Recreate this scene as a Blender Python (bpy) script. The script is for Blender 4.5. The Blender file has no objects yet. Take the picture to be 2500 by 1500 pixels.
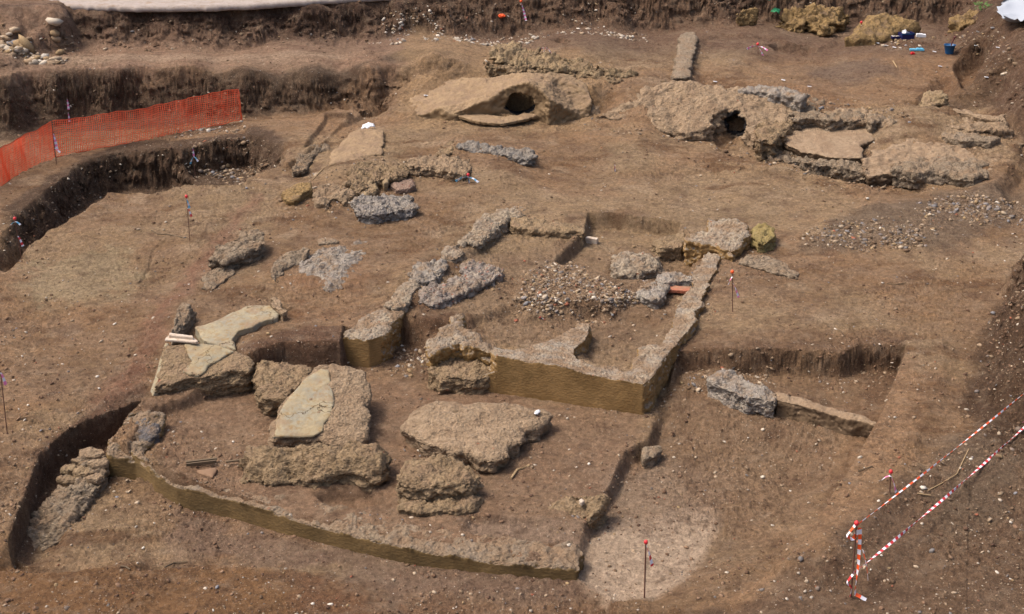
import bpy, bmesh, math, random
import numpy as np
from mathutils import Vector, Matrix

S = bpy.context.scene
COL = S.collection
rad = math.radians
rng = np.random.default_rng(7)
random.seed(7)

# ---------------------------------------------------------------- camera
CAM_H, PITCH, F, CX, CY, PW, PH = 13.0, rad(15), 3200.0, 1250.0, 257.0, 2500.0, 1500.0
cam_d = bpy.data.cameras.new("camera"); cam = bpy.data.objects.new("camera", cam_d); COL.objects.link(cam)
cam_d.sensor_fit = 'HORIZONTAL'; cam_d.sensor_width = 36; cam_d.lens = F / PW * 36
cam_d.shift_y = -(PH / 2 - CY) / PW
cam_d.clip_end = 2000; cam_d.clip_start = 0.1
cam.location = (0, 0, CAM_H); cam.rotation_euler = (math.pi / 2 - PITCH, 0, 0)
S.camera = cam

# ---------------------------------------------------------------- sky, sun, exposure
SUN_EL, SUN_AZ = 60, -88          # high, very soft light from the left and a little behind
w = bpy.data.worlds.new("World"); S.world = w; w.use_nodes = True
nt = w.node_tree; nt.nodes.clear()
sky = nt.nodes.new('ShaderNodeTexSky'); sky.sky_type = 'NISHITA'; sky.sun_disc = False
sky.sun_elevation = rad(SUN_EL); sky.sun_rotation = rad(SUN_AZ)
sky.dust_density = 6; sky.air_density = 0.8; sky.ozone_density = 0.3
bg = nt.nodes.new('ShaderNodeBackground'); bg.inputs[1].default_value = 0.12
out = nt.nodes.new('ShaderNodeOutputWorld')
nt.links.new(sky.outputs[0], bg.inputs[0]); nt.links.new(bg.outputs[0], out.inputs[0])
sd = bpy.data.lights.new("sun", 'SUN'); sd.energy = 1.4; sd.angle = rad(16); sd.color = (1, 0.95, 0.88)
sun = bpy.data.objects.new("sun", sd); COL.objects.link(sun)
az = rad(SUN_AZ)
sdir = Vector((math.sin(az) * math.cos(rad(SUN_EL)), math.cos(az) * math.cos(rad(SUN_EL)), math.sin(rad(SUN_EL))))
sun.rotation_euler = sdir.to_track_quat('Z', 'Y').to_euler()
S.view_settings.view_transform = 'Standard'; S.view_settings.look = 'None'
S.view_settings.exposure = 1.04; S.view_settings.gamma = 1

# ---------------------------------------------------------------- geometry helpers
cp, sp = math.cos(PITCH), math.sin(PITCH)
def ray(u, v):
    xc = (u - CX) / F; yc = -(v - CY) / F
    return xc, cp + yc * sp, -sp + yc * cp
def U(u, v, z=0.0):
    a, b, c = ray(u, v); t = (z - CAM_H) / c
    return (a * t, b * t, z)
def proj(x, y, z):
    dz = z - CAM_H
    d = y * cp - dz * sp; up = y * sp + dz * cp
    return CX + F * x / d, CY - F * up / d
def z_at_row(x, y, v):             # the height at which the point above (x, y) shows in row v
    a, b, c = ray(0, v); return CAM_H + y * c / b

def _hash(ix, iy, iz, seed):
    h = (ix.astype(np.int64) * 374761393 + iy.astype(np.int64) * 668265263 + iz * 2147483647 + seed * 974634777) & 0xffffffff
    h = ((h ^ (h >> 13)) * 1274126177) & 0xffffffff
    h = ((h ^ (h >> 16)) * 2246822519) & 0xffffffff
    return ((h ^ (h >> 15)) & 0xffff).astype(np.float32) / 65535.0 * 2 - 1
def vn2(x, y, seed=0):
    xi = np.floor(x); yi = np.floor(y); fx = (x - xi); fy = (y - yi)
    fx = fx * fx * fx * (fx * (fx * 6 - 15) + 10); fy = fy * fy * fy * (fy * (fy * 6 - 15) + 10)
    a = _hash(xi, yi, 0, seed); b = _hash(xi + 1, yi, 0, seed); c = _hash(xi, yi + 1, 0, seed); d = _hash(xi + 1, yi + 1, 0, seed)
    return (a + (b - a) * fx) * (1 - fy) + (c + (d - c) * fx) * fy
def fbm2(x, y, o=4, seed=0, g=.5):
    s = 0; A = 1; n = 0
    for i in range(o):
        s = s + A * vn2(x * 2 ** i + 17.3 * i, y * 2 ** i - 9.1 * i, seed + i); n += A; A *= g
    return s / n
def vn3(x, y, z, seed=0):
    xi = np.floor(x); yi = np.floor(y); zi = np.floor(z); f = [x - xi, y - yi, z - zi]
    f = [t * t * (3 - 2 * t) for t in f]; r = []
    for k in (0, 1):
        zz = (zi + k).astype(np.int64)
        a = _hash(xi, yi, zz, seed); b = _hash(xi + 1, yi, zz, seed); c = _hash(xi, yi + 1, zz, seed); d = _hash(xi + 1, yi + 1, zz, seed)
        r.append((a + (b - a) * f[0]) * (1 - f[1]) + (c + (d - c) * f[0]) * f[1])
    return r[0] * (1 - f[2]) + r[1] * f[2]
def fbm3(p, s, o=4, seed=0, zs=1.0, g=.55):
    x, y, z = p[:, 0] * s, p[:, 1] * s, p[:, 2] * s * zs; t = 0; A = 1; n = 0
    for i in range(o):
        k = 2.03 ** i; t = t + A * vn3(x * k + 3.7 * i, y * k + 1.9 * i, z * k - 5.1 * i, seed + i * 7); n += A; A *= g
    return t / n
def worley(p, s, seed=0, zs=1.4):
    q = p * s; q = q * np.array([1, 1, zs]); i0 = np.floor(q); f1 = np.full(len(p), 9.); f2 = np.full(len(p), 9.)
    for dx in (-1, 0, 1):
        for dy in (-1, 0, 1):
            for dz in (-1, 0, 1):
                c = i0 + (dx, dy, dz); iz = c[:, 2].astype(np.int64)
                j = [(_hash(c[:, 0], c[:, 1], iz, seed + k) * .5 + .5) * .9 for k in (1, 2, 3)]
                d = np.sqrt((c[:, 0] + j[0] - q[:, 0]) ** 2 + (c[:, 1] + j[1] - q[:, 1]) ** 2 + (c[:, 2] + j[2] - q[:, 2]) ** 2)
                f2 = np.minimum(f2, np.maximum(f1, d)); f1 = np.minimum(f1, d)
    return f1, f2
def sstep(t):
    t = np.clip(t, 0, 1); return t * t * (3 - 2 * t)
def sdf(x, y, poly):               # signed distance to a polygon in plan, positive inside
    P = np.asarray(poly, float)[:, :2]; Q = np.roll(P, -1, 0)
    d = np.full(x.shape, 1e9); ins = np.zeros(x.shape, bool)
    for (ax, ay), (bx, by) in zip(P, Q):
        ex, ey = bx - ax, by - ay; wx, wy = x - ax, y - ay
        t = np.clip((wx * ex + wy * ey) / max(ex * ex + ey * ey, 1e-9), 0, 1)
        d = np.minimum(d, (wx - ex * t) ** 2 + (wy - ey * t) ** 2)
        if ay != by:
            c = ((ay > y) != (by > y)) & (x < (bx - ax) * (y - ay) / (by - ay) + ax); ins ^= c
    d = np.sqrt(d); return np.where(ins, d, -d)

# ---------------------------------------------------------------- terrain definition (all stored as plan coordinates in metres)
BASE = [(100,60,2.1),(700,105,2.1),(1000,90,2.05),(1400,90,1.9),(1800,90,1.8),(2200,110,1.7),(2450,150,1.8),
 (0,186,2.1),(150,162,2.1),(300,150,2.1),(450,148,2.1),(600,148,2.1),(760,140,2.1),(900,134,2.1),(1080,132,2.05),(-200,200,2.1),
 (1250,165,1.7),(1550,190,1.45),(1900,200,1.35),(2250,230,1.2),(2450,280,1.0),
 (1050,300,.5),(1300,320,.45),(1700,360,.3),(2000,430,.1),(2300,470,.1),(2480,480,.2),(2470,380,.5),
 (0,460,.05),(150,410,.1),(300,370,.15),(450,340,.2),(600,315,.3),(700,300,.35),(800,290,.4),(900,285,.45),(975,300,.45),(850,340,.35),(1000,350,.3),(620,360,.2),(760,330,.35),(1150,310,.5),(1450,320,.45),(1850,400,.2),(700,430,.1),(1000,470,.05),(1400,450,.05),(1700,480,.02),
 (300,520,-.1),(60,620,-.2),(350,680,-.25),(100,850,-.4),(330,900,-.5),(60,1000,-.5),(500,720,-.1),(560,600,0),
 (760,740,-.05),(850,660,0),(1000,600,0),(1200,600,-.08),(1400,700,-.15),(1300,800,-.2),(1550,780,-.2),(1500,620,-.1),
 (1850,640,0),(2000,760,-.05),(2250,780,0),(2400,700,.1),(2300,950,-.1),(2200,1150,-.05),(2080,1350,-.2),(2300,1300,-.25),
 (2480,1100,.05),(2480,1400,-.2),(2000,1480,-.4),(1720,1520,-.7),(900,1480,-1.05),(300,1450,-.9),(0,1400,-.75),(0,1200,-.6)]
BW = np.array([U(*b) for b in BASE])
_bu, _bv = proj(BW[:, 0], BW[:, 1], 0)
def W_(pts, z):                    # outline seen in the picture at level z -> plan coordinates
    return [U(p[0], p[1], p[2] if len(p) > 2 else z)[:2] for p in pts]
STAMP = []
def stamp(pts, zt, target, soft, crag=0.5, out=False, add=False, warp=.12):
    P = W_(pts, zt); a = np.array(P)
    STAMP.append((P, a.min(0) - soft - .6, a.max(0) + soft + .6, target, soft, crag, out, add, warp))
# bank behind everything
stamp([(-900,48),(0,42),(110,38),(160,22),(300,20),(580,15),(840,2),(1100,-12),(1300,-24),(1900,-42),(3600,-60),(3600,-330),(-900,-330)],3.3,3.3,1.5,1.0,out=True,warp=.35)
# bank top right
stamp([(2445,0),(2500,50),(2600,150),(3000,220),(3200,-60),(2400,-100)],3.0,3.0,2.2,.6,out=True,warp=.3)
# large pit, back left
stamp([(-900,215,2.1),(0,188,2.1),(60,168,2.1),(150,164,2.1),(330,152,2.1),(500,150,2.1),(650,150,2.1),(830,137,2.1),(1000,135,2.05),(1140,138,1.95),(1180,124,1.9),(1205,116,1.9),
 (1190,135,1.7),(1120,172,1.5),(1040,200,1.1),(985,235,.8),(960,268,.5),(850,290,.4),(700,335,.3),(560,345,.25),(300,385,.15),(130,430,.1),(-100,520,0),(-900,700,0)],2.0,.2,1.0,.9,warp=.25)
# left trench
stamp([(-60,600),(40,525),(150,446),(205,398),(300,380),(430,380),(500,396),(520,430),(480,462),(400,466),(262,462),(200,512),(100,550),(0,640)],.05,-1.0,.55,1.2,warp=.18)
stamp([(440,385),(520,368),(620,358),(700,398),(700,415),(640,430),(600,462),(470,466)],.0,-.6,.45,1.3,warp=.2)
# step lines left of the vault
stamp([(735,372),(800,300),(860,300),(960,262),(985,275),(930,300),(830,318),(775,365)],.4,-.16,.12,.4,add=True,warp=.06)
stamp([(860,276),(905,268),(960,268),(945,284),(880,290)],.45,-.45,.15,.4,add=True,warp=.05)
# sunken room in the ruined building
stamp([(1432,523),(1500,524),(1600,535),(1662,547),(1672,570),(1682,584),(1735,594),(1772,610),(1730,622),(1695,640),(1670,680),(1600,690),(1520,688),(1440,668),(1395,645),(1348,628),(1417,570)],0,-.42,.14,.5,warp=.05)
stamp([(1240,548),(1330,556),(1418,566),(1345,626),(1240,640),(1150,620)],-.05,-.12,.1,.2,add=True,warp=.05)
stamp([(980,770),(1050,790),(1110,780),(1240,740),(1600,760),(1640,790),(1560,860),(1500,895),(1420,870),(1400,800),(1340,825),(1200,840),(1040,840),(980,830)],-.1,-.36,.2,.3,warp=.08)
# shallow then deep excavation on the right
stamp([(2222,850),(2175,985),(2120,1100),(2050,1192),(2000,1292),(1920,1362),(1990,1400),(2100,1300),(2200,1150),(2280,980),(2300,850)],-.05,.12,.4,0,out=True,add=True,warp=.05)
stamp([(1600,910),(1650,845),(1700,842),(1800,850),(1950,852),(2050,860),(2105,842),(2218,848),(2200,900),(2165,985),(2110,1100),(2040,1190),(1990,1290),(1900,1350),(1760,1435),(1690,1475),(1610,1505),(1490,1510),(1400,1400),(1450,1190),(1500,1050)],-.05,-.62,.18,.7,warp=.04)
stamp([(1600,960,-.4),(1700,965,-.4),(1900,1000,-.4),(2110,1050,-.4),(2160,990,-.2),(2105,1090,-.2),(2040,1185,-.2),(1985,1290,-.3),(1890,1350,-.4),(1755,1435,-.6),(1690,1475,-.7),(1610,1505,-.8),(1490,1510,-.9),(1300,1420,-.9),(1330,1300,-.9),(1400,1190,-.8),(1470,1060,-.7),(1560,990,-.6)],-.5,-.95,1.2,.2,warp=.12)
stamp([(1450,1000,-.6),(1600,985,-.6),(1720,1010,-.6),(1800,1100,-.8),(1800,1280,-.9),(1720,1420,-.9),(1620,1500,-1),(1490,1512,-1),(1300,1430,-.9),(1330,1300,-.9),(1400,1190,-.8)],-.8,-1.0,.8,.1,warp=.1)
# court before the building
stamp([(330,1040),(372,985),(420,940,-.1),(560,880,-.1),(620,868,-.1),(700,850,-.1),(828,852,-.1),(838,812,-.1),(903,818,-.1),(930,812,-.1),(958,772,-.1),(1035,800,-.2),(1060,850,-.2),(1200,862,-.2),(1400,890,-.2),(1562,925,-.2),(1602,900,-.3),
 (1660,850,-.4),(1640,960,-.6),(1600,1075,-.7),(1545,1108,-.7),(1505,1190,-.7),(1455,1262,-.7),(1425,1345,-.8),(1400,1395,-.9),(1200,1375,-.9),(900,1320,-.8),(500,1200,-.7),(300,1110,-.6)],-.4,-.71,.16,.9,warp=.04)
# ground below the compound wall, with the trench at the left
stamp([(350,975,-.5),(290,1010,-.55),(190,1047,-.6),(130,1080,-.6),(85,1140,-.6),(55,1230,-.65),(18,1320,-.7),(30,1385,-.75),(-200,1500,-.8),(-200,1900,-.8),(1700,1900,-1.1),(1480,1482,-1.0),(1404,1378,-.7),(1200,1360,-.7),(1000,1329,-.7),(850,1294,-.7),(700,1252,-.7),(560,1208,-.7),(430,1176,-.7),(375,1149,-.7),(330,1120,-.74),(275,1095,-.7),(300,1060,-.7)],-.8,(500,-1.15,1300,-.95),.07,.3,warp=.01)
stamp([(-200,1395),(100,1388),(300,1375),(600,1385),(760,1405),(860,1440),(980,1520),(980,1900),(-200,1900)],-.9,-.92,.35,.5,out=True,warp=.25)
stamp([(-40,1400),(0,1352),(20,1330),(60,1352),(390,1352),(420,1378),(200,1384)],-.9,-.12,.2,.3,add=True,warp=.1)
# deepest slot of the trench at the left
stamp([(30,1350,-.8),(28,1300,-.8),(70,1200,-.8),(110,1130,-.8),(190,1075,-.8),(262,1060,-.8),(262,1180,-1.1),(215,1215,-1.1),(170,1280,-1.1),(150,1345,-1.1)],-.9,-1.3,.3,.8,warp=.1)
# compound: hollows
stamp([(760,1205),(820,1190),(900,1195),(960,1215),(950,1235),(880,1250),(790,1240)],-.75,-.25,.18,.4,add=True,warp=.06)
stamp([(1140,1265),(1300,1270),(1440,1290),(1420,1340),(1200,1318),(1120,1300)],-.75,-.1,.12,.2,add=True,warp=.05)
# bank right edge
stamp([(2560,600),(2525,700),(2520,800),(2590,880),(3100,980),(4300,1200),(4300,250),(3100,480)],1.4,1.5,.9,1.0,out=True,warp=.3)
stamp([(2490,920),(2420,1040),(2250,1180),(2080,1290),(1960,1370),(1720,1468),(1650,1500),(1700,1900),(3300,1900),(3100,900)],-.1,.14,.5,.9,out=True,add=True,warp=.25)
# pits and hollows upper right
stamp([(2328,150),(2345,130),(2385,122),(2420,128),(2432,150),(2405,180),(2370,195),(2340,188)],1.6,-.75,.5,1.0,add=True,warp=.1)
stamp([(2230,255),(2250,205),(2285,180),(2325,185),(2345,205),(2300,235),(2320,262),(2270,262)],1.3,-.32,.4,1.0,add=True,warp=.15)
stamp([(1870,108),(1900,103),(1978,106),(1978,118),(1900,120)],1.6,-.25,.12,.4,add=True,warp=.08)
stamp([(1700,100),(1760,92),(1870,92),(1990,112),(2040,80),(2090,95),(2300,110),(2440,140),(2340,210),(2230,240),(1995,225),(1850,205),(1690,190)],1.6,-.14,.35,.4,add=True,warp=.2)
stamp([(2350,290),(2335,265),(2230,262),(2200,240),(2450,235),(2480,255),(2460,275),(2420,292)],1.15,-.1,.12,.5,add=True,warp=.08)
stamp([(1340,102),(1368,96),(1398,104),(1380,112)],1.8,-.2,.15,.4,add=True,warp=.05)
stamp([(1110,276,.8),(1285,202,1.9),(1435,286,.6),(1440,240,1.2),(1392,184,1.7),(1262,182,1.9),(1190,190,1.7)],1,.45,.15,0,warp=.0)
stamp([(1700,320,.6),(1770,262,1.1),(1830,262,1.1),(1860,300,.9),(1830,350,.4),(1740,345,.4)],1,.25,.2,.2,warp=.0)
stamp([(1040,195,1.2),(1180,168,1.7),(1400,163,1.7),(1490,188,1.6),(1450,212,1.5),(1300,178,1.8),(1190,186,1.65),(1060,200,1.2)],1.5,(1040,.95,1300,1.4),.6,.3,out=True,warp=.1)
stamp([(1400,215),(1560,196),(1700,190),(1960,225),(2220,265),(2500,300),(2500,345),(2200,300),(1950,270),(1700,215),(1560,225),(1440,270)],1.1,.14,.9,.3,out=True,add=True,warp=.25)
stamp([(950,262),(1000,228),(1060,205),(1060,235),(1000,275)],.8,.2,.5,.2,out=True,add=True,warp=.1)
stamp([(940,742),(1000,640),(1090,590),(1200,510),(1290,508),(1290,524),(1235,545),(1150,605),(1060,690),(990,748)],0,.09,.22,.3,out=True,add=True,warp=.08)
stamp([(700,480),(850,400),(1000,380),(1140,380),(1300,375),(1140,430),(1010,430),(1020,500),(870,520),(700,500)],.2,.02,.5,.3,out=True,add=True,warp=.25)
stamp([(650,690),(680,610),(750,590),(900,585),(905,630),(830,710)],0,.02,.3,.3,out=True,add=True,warp=.15)
stamp([(600,305),(780,288),(850,305),(770,365),(705,405),(640,365)],.3,.22,.22,.8,out=True,add=True,warp=.15)
# hollows under the slabs of the vaults
stamp([(1110,284),(1240,298),(1200,306),(1130,300)],.5,-.3,.12,.3,add=True,warp=.03)
stamp([(1735,330),(1800,300),(1815,350),(1760,356)],.5,-.2,.2,.3,add=True,warp=.03)
stamp([(1940,385),(2120,395),(2290,445),(2200,470),(2100,440),(1960,405)],.3,-.30,.3,.3,add=True,warp=.03)
stamp([(2420,455),(2495,365),(2560,420),(2480,520)],.3,-.4,.5,.4,add=True,warp=.1)
stamp([(655,480),(600,520),(540,570),(470,650),(400,730),(330,830),(240,960),(120,1050),(-400,1150),(-600,620),(30,570),(180,525),(262,470),(400,468),(620,462)],-.1,-.09,.10,.35,add=True,warp=.1)
stamp([(330,680),(360,640),(372,600),(400,585),(420,575),(380,620),(350,680)],-.15,-.05,.06,.3,add=True,warp=.08)
# rubble mounds
stamp([(1262,735),(1275,700),(1305,672),(1350,662),(1407,655),(1441,678),(1509,698),(1560,690),(1610,705),(1597,725),(1530,735),(1480,755),(1407,745),(1380,755),(1288,755)],-.1,.24,.3,.5,out=True,add=True,warp=.12)
stamp([(1490,655),(1520,612),(1560,608),(1600,632),(1570,655)],-.35,.2,.25,.4,out=True,add=True)
stamp([(1960,590),(2040,545),(2250,500),(2480,470),(2490,540),(2300,590),(2050,610)],.0,.1,.7,.8,out=True,add=True)
stamp([(590,840),(700,800),(830,808),(830,846),(700,842),(610,858)],.0,.14,.35,.8,out=True,add=True,warp=.1)
stamp([(-60,150),(0,92),(60,84),(150,96),(165,108),(60,140),(-20,170)],2.1,.35,.6,.9,out=True,add=True)
stamp([(1680,905),(1760,890),(1890,930),(2000,960),(1880,960),(1740,950)],-.4,.15,.3,.6,out=True,add=True)

def base_h(x, y):
    u, v = proj(x, y, 0); s = 0; n = 0
    for bu, bv, bz in zip(_bu, _bv, BW[:, 2]):
        k = 1.0 / (((u - bu) * .6) ** 2 + (v - bv) ** 2 + 42 ** 2) ** 2.2; s = s + k * bz; n = n + k
    return s / n
def height(x, y, want_crag=False):
    x = np.asarray(x, float); y = np.asarray(y, float)
    h = base_h(x, y); crag = np.zeros(x.shape)
    n1 = fbm2(x * 1.1, y * 1.1, 3, 11); n2 = fbm2(x * 1.1 + 40, y * 1.1, 3, 23)
    n3 = fbm2(x * 5, y * 5, 3, 31); n4 = fbm2(x * 5 + 9, y * 5, 3, 37)
    ux = None
    for P, lo, hi, tgt, soft, cr, outw, add, warp in STAMP:
        m = (x > lo[0]) & (x < hi[0]) & (y > lo[1]) & (y < hi[1])
        if not m.any(): continue
        wf = min(.35 * warp, .012)
        d = sdf(x[m] + warp * n1[m] * 1.4 + wf * n3[m], y[m] + warp * n2[m] * 1.4 + wf * n4[m], P)
        t = (d + soft) / soft if outw else d / soft
        wg = np.clip(t, 0, 1); wg = wg * .45 + sstep(wg) * .55
        if isinstance(tgt, tuple): tgt = tgt[1] + (tgt[3] - tgt[1]) * np.clip((proj(x[m], y[m], 0)[0] - tgt[0]) / (tgt[2] - tgt[0]), 0, 1)
        hm = h[m]; h[m] = hm + tgt * wg if add else hm * (1 - wg) + tgt * wg
        dh = abs(tgt) if add else np.abs(tgt - hm)
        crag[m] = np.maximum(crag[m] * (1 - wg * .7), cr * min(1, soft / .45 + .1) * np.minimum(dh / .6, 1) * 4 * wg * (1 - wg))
    a = rad(24); xs = x * math.cos(a) + y * math.sin(a); ys = -x * math.sin(a) + y * math.cos(a)
    h += .035 * fbm2(x * .45, y * .45, 3, 3) + .022 * (1 - np.clip(crag * 1.3, 0, .9)) * fbm2(x * 2.2, y * 2.2, 5, 5, .6) + .010 * fbm2(xs * 1.2, ys * 4, 3, 9)
    cl = fbm2(x * 8, y * 8, 4, 13, .7)
    patch = sstep(fbm2(x * .5, y * .5, 2, 71) * 1.5 + .35)
    cq = 1 - np.clip(crag * 1.6, 0, .93)
    h += (.024 + .036 * patch) * cl * cq
    h += cq * .09 * np.maximum(0, vn2(x * 7.3, y * 7.3, 81) - .62) * (0.25 + patch) + cq * .05 * np.maximum(0, vn2(x * 15, y * 15, 83) - .5) * (.3 + patch)
    h -= .03 * np.maximum(0, fbm2(x * 3.2 + y, y * 5.5, 2, 93) - .25) * (1 - .5 * patch)
    h += crag * .04 * fbm2(x * 1.8, y * 1.8, 2, 51, .5)
    tr = sdf(x, y, TRACK); k = sstep(tr / .8) * (.5 + .5 * fbm2(x * .6, y * .6, 2, 5))
    yy = y + .25 * x; g = (yy * 7.5 + .8 * fbm2(x * .8, y * .8, 2, 8))
    h += k * .06 * np.abs(np.sin(g * math.pi)) * (.6 + .4 * np.sign(np.sin((x - .35 * y) * 3.5)))
    return (h, crag) if want_crag else h
TRACK = W_([(2235,1190),(2520,1020),(2800,1100),(2800,1700),(2080,1700),(2180,1430)], -.1)
def hit(u, v):                     # where the line of sight meets the ground
    a, b, c = ray(u, v); t = np.linspace(14, 110, 1500)
    z = CAM_H + c * t; hh = height(a * t, b * t)
    i = int(np.argmax(z < hh)); return (float(a * t[i]), float(b * t[i]), float(hh[i]))

# ---------------------------------------------------------------- materials
def lin(c): return tuple(((x / 255 + .055) / 1.055) ** 2.4 if x > 10 else x / 3294 for x in c)
ALB = 0.80
def alb(c): return tuple(v * ALB for v in lin(c))
class NT:
    def __init__(s, name):
        s.m = bpy.data.materials.new(name); s.m.use_nodes = True; s.t = s.m.node_tree
        s.b = s.t.nodes['Principled BSDF']; s.b.inputs['Roughness'].default_value = .9
        s.b.inputs['Specular IOR Level'].default_value = .25
        s.geo = s.t.nodes.new('ShaderNodeNewGeometry'); s.pos = s.geo.outputs['Position']
    def link(s, a, b): s.t.links.new(a, b)
    def mapping(s, scale, rot=(0, 0, 0)):
        n = s.t.nodes.new('ShaderNodeMapping'); n.inputs['Scale'].default_value = scale; n.inputs['Rotation'].default_value = rot
        s.link(s.pos, n.inputs[0]); return n.outputs[0]
    def noise(s, sc, det=6, rough=.6, vec=None, dist=0):
        n = s.t.nodes.new('ShaderNodeTexNoise'); n.inputs['Scale'].default_value = sc; n.inputs['Detail'].default_value = det
        n.inputs['Roughness'].default_value = rough; n.inputs['Distortion'].default_value = dist
        s.link(vec or s.pos, n.inputs['Vector']); return n.outputs['Fac']
    def voro(s, sc, feat='F1', out='Distance', vec=None):
        n = s.t.nodes.new('ShaderNodeTexVoronoi'); n.inputs['Scale'].default_value = sc; n.feature = feat
        s.link(vec or s.pos, n.inputs['Vector']); return n.outputs[out]
    def ramp(s, fac, a, b):
        n = s.t.nodes.new('ShaderNodeMapRange'); n.inputs[1].default_value = a; n.inputs[2].default_value = b
        s.link(fac, n.inputs[0]); return n.outputs[0]
    def math(s, op, a, b=None):
        n = s.t.nodes.new('ShaderNodeMath'); n.operation = op
        for i, x in enumerate((a, b)):
            if x is None: continue
            if isinstance(x, (int, float)): n.inputs[i].default_value = x
            else: s.link(x, n.inputs[i])
        return n.outputs[0]
    def mix(s, fac, a, b, mode='MIX'):
        n = s.t.nodes.new('ShaderNodeMix'); n.data_type = 'RGBA'; n.blend_type = mode
        for i, x in ((0, fac), (6, a), (7, b)):
            if isinstance(x, (int, float)): n.inputs[i].default_value = x
            elif isinstance(x, tuple): n.inputs[i].default_value = (*x, 1)
            else: s.link(x, n.inputs[i])
        return n.outputs[2]
    def bump(s, h, strength=.6, dist=.03, prev=None):
        n = s.t.nodes.new('ShaderNodeBump'); n.inputs['Strength'].default_value = strength; n.inputs['Distance'].default_value = dist
        s.link(h, n.inputs['Height'])
        if prev: s.link(prev, n.inputs['Normal'])
        return n.outputs[0]
    def done(s, col, nrm=None):
        if isinstance(col, tuple): s.b.inputs['Base Color'].default_value = (*col, 1)
        else: s.link(col, s.b.inputs['Base Color'])
        if nrm: s.link(nrm, s.b.inputs['Normal'])
        return s.m

def mat_soil():
    n = NT('soil'); at = n.t.nodes.new('ShaderNodeAttribute'); at.attribute_name = 'soil'
    c = at.outputs['Color']
    f = n.noise(9, 8, .72); c = n.mix(n.ramp(f, .32, .68), n.mix(1.0, c, (.55, .53, .50), 'MULTIPLY'), n.mix(1.0, c, (1.34, 1.34, 1.33), 'MULTIPLY'))
    st = n.noise(2.6, 7, .75, n.mapping((1, 1.2, 1), (0, 0, rad(-22)))); c = n.mix(n.math('MULTIPLY', n.ramp(st, .5, .72), .5), c, alb((176, 152, 126)))
    st2 = n.noise(1.7, 8, .78, n.mapping((.8, 1.1, 1), (0, 0, rad(-30)), )); c = n.mix(n.math('MULTIPLY', n.ramp(st2, .50, .66), .65), c, alb((92, 66, 48)))
    cl = n.noise(45, 4, .7); c = n.mix(n.ramp(cl, .52, .70), c, n.mix(1.0, c, (.42, .40, .37), 'MULTIPLY'))
    sp1 = n.voro(32); rnd = n.voro(32, 'F1', 'Color'); sel = n.math('GREATER_THAN', rnd, .80)
    spk = n.math('MULTIPLY', n.math('LESS_THAN', sp1, .26), sel)
    c = n.mix(n.math('MULTIPLY', spk, .65), c, alb((214, 194, 168)))
    b1 = n.bump(n.noise(26, 8, .8), 1.0, .08); b2 = n.bump(n.noise(6, 6, .75), .9, .16, b1); b3 = n.bump(st, .5, .05, b2)
    return n.done(c, b3)

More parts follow.
